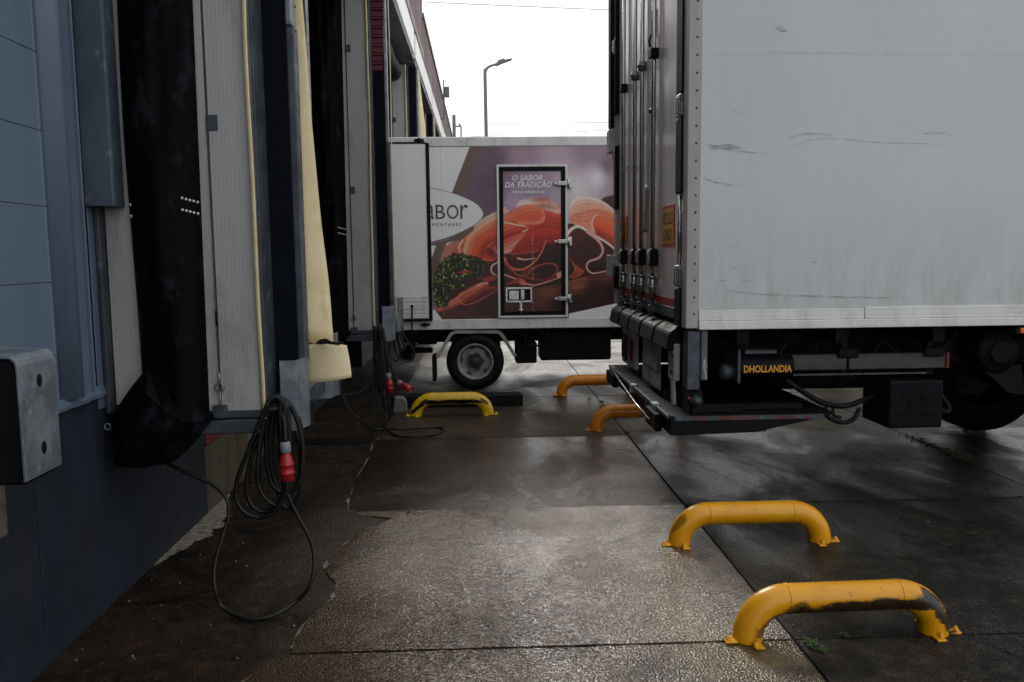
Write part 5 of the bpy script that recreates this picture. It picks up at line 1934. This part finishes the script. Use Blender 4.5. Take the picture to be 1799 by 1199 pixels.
# aluminium side guard
for (a, b) in ((1.80, 2.245), (2.255, 2.865)):
    g = G()
    g.box(a, b, NY + .16, NY + .19, .885, .985, .006)
    g.build('side_guard', surf('dirty_guard_alu', (.075, .071, .067), (.04, .038, .036), 5, (.45, .6), 0.4, stretch=(1, 1, 3)), Q)
g = G()
g.box(1.75, 2.75, NY + .17, NY + .185, .852, .862)
g.build('guard_lip', M_galv_dark, Q)
for xx in (2.22, 2.76):
    g = G()
    g.box(xx, xx + .05, NY + .195, NY + .24, .84, 1.16, .006)
    g.box(xx - .04, xx + .09, NY + .14, NY + .158, .96, 1.02, .008)
    g.build('guard_bracket', M_chassis, Q)
g = G()
g.box(2.866, 2.886, NY + .155, NY + .19, .885, .985, .003)
g.build('guard_end', M_red_edge, Q)
# lift pump housing with orange lettering
g = G()
prof = []
for k in range(15):
    a = math.pi * (.0 + k / 14)
    prof.append((NY + .22 - .11 * math.sin(a) ** .75, .912 + .078 * math.cos(a)))
prof += [(NY + .36, .834), (NY + .36, .99)]
g.prism([(1.565, y, z_) for y, z_ in prof], (.335, 0, 0), .003)
pump = g.build('lift_pump_housing', M_black_pl, Q)
g = G()
g.box(1.60, 1.80, NY + .14, NY + .36, .992, 1.02, .006)
g.box(1.545, 1.564, NY + .10, NY + .36, .82, 1.03, .004)
g.build('pump_bracket', M_galv_dark, pump)
text('DHOLLANDIA', 'lettering', M_orange, pump, (1.585, NY + .1065, .885), .297, .045, bold=.035, extrude=.001)
g = G()
g.lathe((1.50, NY + .2, .88), (1, 0, 0), [(0, -.04), (.05, -.03), (.055, .0), (.04, .05)], 14)
g.build('hose_fitting', M_galv_dark, pump)
# battery / power pack case with raised emblem
g = G()
g.box(2.478, 2.815, NY + .08, NY + .44, .528, .825, .014, seg=2)
bb = g.build('power_pack_case', M_black_pl, Q)
yb_ = NY + .08
g = G()
for (a, b, c, d_) in ((2.60, 2.685, .735, .748), (2.565, 2.72, .715, .724), (2.55, 2.745, .682, .690), (2.60, 2.685, .655, .668), (2.60, 2.608, .668, .735), (2.677, 2.685, .668, .735), (2.565, 2.573, .690, .715), (2.712, 2.72, .690, .715)):
    g.box(a, b, yb_ - .003, yb_ + .002, c, d_)
g.build('raised_emblem', M_black_pl, bb)
text('DHOLLANDIA', 'raised_lettering', M_black_pl, bb, (2.53, yb_ - .003, .608), .245, .03, bold=.03)
# power pack cables
g = G()
g.tube(spline([(2.80, NY + .3, .80), (2.88, NY + .26, .72), (2.94, NY + .24, .63), (2.92, NY + .22, .60), (2.87, NY + .22, .62), (2.81, NY + .24, .70)], 6), .017, 10)
g.build('corrugated_hose', M_rubber, bb)
g = G()
g.tube(spline([(1.86, NY + .16, .83), (1.96, NY + .13, .76), (2.08, NY + .12, .69), (2.22, NY + .13, .665), (2.36, NY + .18, .69), (2.48, NY + .24, .72)], 6), .017, 10)
g.tube(spline([(2.10, NY + .13, .66), (2.12, NY + .12, .60), (2.20, NY + .12, .565), (2.28, NY + .13, .58), (2.33, NY + .16, .64)], 6), .014, 10)
g.tube(spline([(2.15, NY + .13, .66), (2.155, NY + .12, .61), (2.20, NY + .12, .595)], 6), .010, 8)
g.build('hydraulic_hose', M_rubber, Q)
# amber side lamp
g = G()
g.box(3.185, 3.21, NY - .012, NY + .02, 1.108, 1.150, .004)
g.build('lamp_base', M_chassis, Q)
g = G()
g.box(3.211, 3.34, NY - .018, NY + .02, 1.112, 1.146, .006)
g.build('side_marker_lamp', M_lens_amber, Q)
# round end cap of the suspension cylinder
g = G()
g.lathe((3.19, NY + .16, .985), (0, -1, 0), [(.0, .03), (.075, .03), (.085, .018), (.11, .012), (.135, 0), (.135, -.25)], 26)
g.build('air_spring', M_black_pl, Q)
g = G()
g.prism([(3.19 + .078 * math.cos(math.pi / 3 * k), NY + .131, .985 + .078 * math.sin(math.pi / 3 * k)) for k in range(6)], (0, -.014, 0), .004)
g.build('hex_cap', M_black_pl, Q)
g = G()
g.prism([(3.07, NY + .17, .90), (3.35, NY + .17, .90), (3.4, NY + .17, .70), (3.28, NY + .17, .72)], (0, .03, 0), .004)
g.build('spring_bracket', M_chassis, Q)
for yy, sd in ((NY + .08, -1), (FY - .08, 1)):
    for xx in (4.45, 5.75, 7.05):
        wheel(Q, (xx, yy, .52), .52, .30, .29, sd, M_hub)
for xx in (4.45, 5.75, 7.05):
    g = G()
    g.cyl((xx, NY + .25, .52), (xx, FY - .25, .52), .08, 14)
    g.build('axle', M_chassis, Q)
# tail lift platform, parked below the floor
PZ = .655
LP = None
g = G()
g.prism([(1.105, 4.76, PZ), (1.105, 4.76, PZ - .118), (1.62, 4.76, PZ - .105), (2.06, 4.76, PZ - .012), (2.10, 4.76, PZ)], (0, 2.28, 0), .004)
LP = g.build('lift_platform', M_chassis, Q)
g = G()
g.box(1.13, 2.02, 4.755, 4.7595, PZ - .028, PZ - .002)
g.build('edge_rail', M_galv_dark, LP)
x = 1.14
k = 0
while x < 1.95:
    w = .022 + .03 * hsh(k, 3)
    if hsh(k, 9) > .30:
        g = G()
        g.prism([(x, 4.7545, PZ - .025), (x + w * .8, 4.7545, PZ - .025), (x + w * .8 + .012, 4.7545, PZ - .005), (x + .012, 4.7545, PZ - .005)], (0, -.001, 0))
        g.build('reflective_chip', M_red_edge if hsh(k, 1) > .35 else M_galv_mid, LP)
    x += w + .012
    k += 1
g = G()
g.box(1.088, 1.104, 4.78, 7.02, PZ - .022, PZ + .004, .004)
g.build('front_lip', M_galv_dark, LP)
g = G()
g.box(1.06, 1.103, 4.98, 5.28, PZ - .14, PZ - .03, .006)
g.box(1.06, 1.103, 6.60, 6.98, PZ - .13, PZ - .03, .006)
g.build('roller_block', M_rubber, LP)
for yy in (5.15, 5.9, 6.85):
    g = G()
    g.box(1.075, 1.12, yy - .05, yy + .05, PZ - .05, PZ + .012, .006)
    g.build('lip_clip', M_galv, LP)
g = G()
g.tube([(1.085, 6.9, PZ + .0), (1.06, 6.2, PZ - .03), (1.055, 5.6, PZ - .075), (1.06, 5.15, PZ - .10)], .008, 8)
g.build('lift_cable', M_bar, LP)
for bx_ in ((1.25, 1.55, 4.83, 4.86, PZ + .002, PZ + .05), (1.36, 1.95, 4.90, 5.0, PZ + .002, PZ + .035), (1.2, 1.3, 5.3, 5.45, PZ + .002, PZ + .06)):
    g = G()
    g.box(*bx_, .004)
    g.build('platform_hinge', M_chassis, LP)
g = G()
g.box(1.55, 1.75, 4.95, 5.1, .53, .575, .01)
g.cyl((1.60, 4.95, .545), (1.74, 4.95, .545), .03, 12)
g.build('platform_roller', M_rubber, LP)


# scuffs rubbed into the side sheet
def scuff(pts, w):
    q = spline([(p[0], NY - .0022, p[1]) for p in pts], 8)
    g = G()
    n_ = len(q)
    pv = None
    for i, p in enumerate(q):
        t = i / (n_ - 1)
        ww = w * (math.sin(math.pi * min(.98, t + .02)) ** .5) * .5
        cur = (p + Vector((0, 0, ww)), p - Vector((0, 0, ww)))
        if pv:
            g.face([pv[0], pv[1], cur[1], cur[0]])
        pv = cur
    g.build('scuff_mark', M_scuff, Q)


for pts, w in (
        ([(1.271, 2.246), (1.388, 2.213), (1.538, 2.188), (1.671, 2.184)], .010),
        ([(1.82, 2.214), (1.92, 2.255), (2.07, 2.261), (2.339, 2.236), (2.575, 2.23), (2.728, 2.213)], .007),
        ([(2.556, 2.287), (2.674, 2.29), (2.802, 2.265)], .010),
        ([(1.282, 2.047), (1.391, 2.011), (1.566, 1.993)], .012),
        ([(1.409, 2.438), (1.484, 2.413), (1.55, 2.41)], .007),
        ([(1.498, 1.644), (1.456, 1.638), (1.448, 1.575), (1.466, 1.525), (1.508, 1.525)], .010),
        ([(1.931, 1.545), (1.956, 1.553), (1.982, 1.527)], .008),
        ([(1.769, 2.259), (1.885, 2.288), (2.069, 2.282)], .012),
        ([(1.366, 1.451), (1.433, 1.451)], .006),
        ([(1.526, 1.453), (1.589, 1.444)], .008),
        ([(1.313, 2.214), (1.421, 2.221), (1.529, 2.206)], .030),
        ([(1.69, 2.886), (1.725, 2.876), (1.765, 2.868)], .035),
        ([(1.434, 1.392), (1.689, 1.364), (2.27, 1.339), (2.441, 1.337)], .012),
        ([(1.642, 2.752), (1.857, 2.742), (2.221, 2.746)], .005)):
    scuff(pts, w)

# =================================================================== WEEDS


def weed(x, y, s, n, label):
    W_ = root('weed', (x, y, 0), label, 'weed', 'weeds in the slab joints')
    g = G()
    for k in range(n):
        a = random.random() * 6.28
        ln = s * (.4 + .7 * random.random())
        h = s * (.15 + .55 * random.random())
        tip = Vector((x + math.cos(a) * ln, y + math.sin(a) * ln, h))
        mid = Vector((x + math.cos(a) * ln * .5, y + math.sin(a) * ln * .5, h * .9 + .004))
        b0 = Vector((x + (random.random() - .5) * s * .4, y + (random.random() - .5) * s * .4, 0))
        w = Vector((-math.sin(a), math.cos(a), .2)) * s * .13
        g.face([b0, mid - w, tip, mid + w])
        for j in range(3):
            c = b0.lerp(tip, .4 + .3 * j) + Vector((random.uniform(-1, 1), random.uniform(-1, 1), random.uniform(0, .6))) * s * .16
            u = Vector((random.uniform(-1, 1), random.uniform(-1, 1), random.uniform(-.3, .6))).normalized() * s * .14
            v = u.cross(Vector((random.uniform(-.4, .4), random.uniform(-.4, .4), 1))).normalized() * s * .09
            g.face([c - u, c + v, c + u, c - v])
    g.build('leaves', M_leaf, W_, fix=False)


weed(1.335, 3.20, .042, 20, 'bright green weed beside the foot of the scraped barrier')
weed(1.352, 3.145, .03, 12, 'small low weed just in front of the larger weed')
weed(1.50, 3.275, .032, 10, 'tiny weed under the middle of the nearest barrier')
weed(-.472, 5.10, .035, 10, 'lone tiny weed in the joint of the pale slabs')
weed(1.27, 8.75, .06, 12, 'weed in the joint near the orange pipe barriers')
weed(1.18, 8.98, .05, 10, 'weed beside the farthest orange barrier')
weed(1.29, 7.22, .04, 10, 'weed at the slab corner behind the tail-lift')
weed(2.35, 9.0, .14, 30, 'yellow-green weed patch seen under the trailer')
for k, (x, y) in enumerate(((3.72, 6.5), (3.7, 6.75), (3.71, 6.2), (1.28, 8.4))):
    g = G()
    for j in range(40):
        c = Vector((x + random.gauss(0, .02), y + random.gauss(0, .10), .0))
        r_ = .006 + .012 * random.random()
        g.lathe(c, (0, 0, 1), [(r_, -.004), (r_ * .8, r_ * .4), (0, r_ * .6)], 6)
    tag(g.build('moss', M_moss), 'strips of moss growing in the slab joints', 'moss', kind='stuff')

# =================================================================== BACKGROUND: lamp, masts, wires
LPST = root('street_lamp', (.27, 30, 0), 'grey curved-arm street lamp rising behind the white truck', 'street lamp')
g = G()
pp = spline([(.30, 30, 0), (.27, 30, 4), (.245, 30, 7.75), (.25, 30, 7.98), (.30, 30, 8.11), (.40, 30, 8.2), (.64, 30, 8.28)], 6)
g.tube(pp, .05, 10, radii=[.075 - .035 * (i / (len(pp) - 1)) for i in range(len(pp))])
g.build('pole', M_lamp, LPST)
g = G()
g.prism([(.60, 29.88, 8.25), (.66, 29.88, 8.22), (.86, 29.88, 8.31), (1.19, 29.88, 8.42), (1.21, 29.88, 8.46), (.86, 29.88, 8.40), (.66, 29.88, 8.33)], (0, .24, 0), .012)
hd = g.build('lamp_head', M_lamp, LPST)
g = G()
g.box(.70, .95, 29.92, 30.08, 8.385, 8.44, .015, rot=Matrix.Rotation(R(-17), 3, 'Y'))
g.build('driver_housing', M_lamp, hd)
A1 = root('antenna_mast', (-.97, 20.8, 4.9), 'small antenna on a bracket fixed to the far hall roof edge', 'antenna')
g = G()
g.tube([(-.97, 20.8, 4.9), (-.86, 20.8, 4.95), (-.845, 20.8, 5.0), (-.845, 20.8, 5.87)], .018, 8)
g.build('mast', M_lamp, A1)
g = G()
g.box(-.825, -.71, 20.75, 20.85, 5.45, 5.70, .010)
g.build('panel', M_lamp, A1)
A2 = root('antenna_mast', (-1.6, 62, 0), 'tall slim antenna mast standing beyond the end of the hall', 'antenna')
g = G()
g.tube([(-1.35, 64, 0), (-1.35, 64, 11.2), (-1.5, 64, 11.45)], .06, 8)
g.build('mast', M_lamp, A2)
g = G()
g.box(-2.0, -1.75, 63.8, 64.1, 10.3, 12.1, .03)
g.box(-1.75, -1.35, 63.9, 64.0, 11.2, 11.3)
g.build('panel', M_lamp, A2)
for (a, b, r_, lb) in (((-30, 60, 20.5), (40, 60, 17.7), .022, 'highest overhead wire crossing the white sky'),
                       ((-30, 60, 10.95), (40, 60, 11.35), .016, 'upper of the two low overhead wires above the truck'),
                       ((-30, 60, 9.0), (40, 60, 11.9), .016, 'lower of the two low overhead wires above the truck')):
    g = G()
    pts = []
    for k in range(25):
        t = k / 24
        p = Vector(a).lerp(Vector(b), t)
        p.z -= 1.2 * 4 * t * (1 - t) * .25
        pts.append(p)
    g.tube(pts, r_, 6)
    tag(g.build('overhead_wire', M_lamp), lb, 'wire', 'overhead wires')
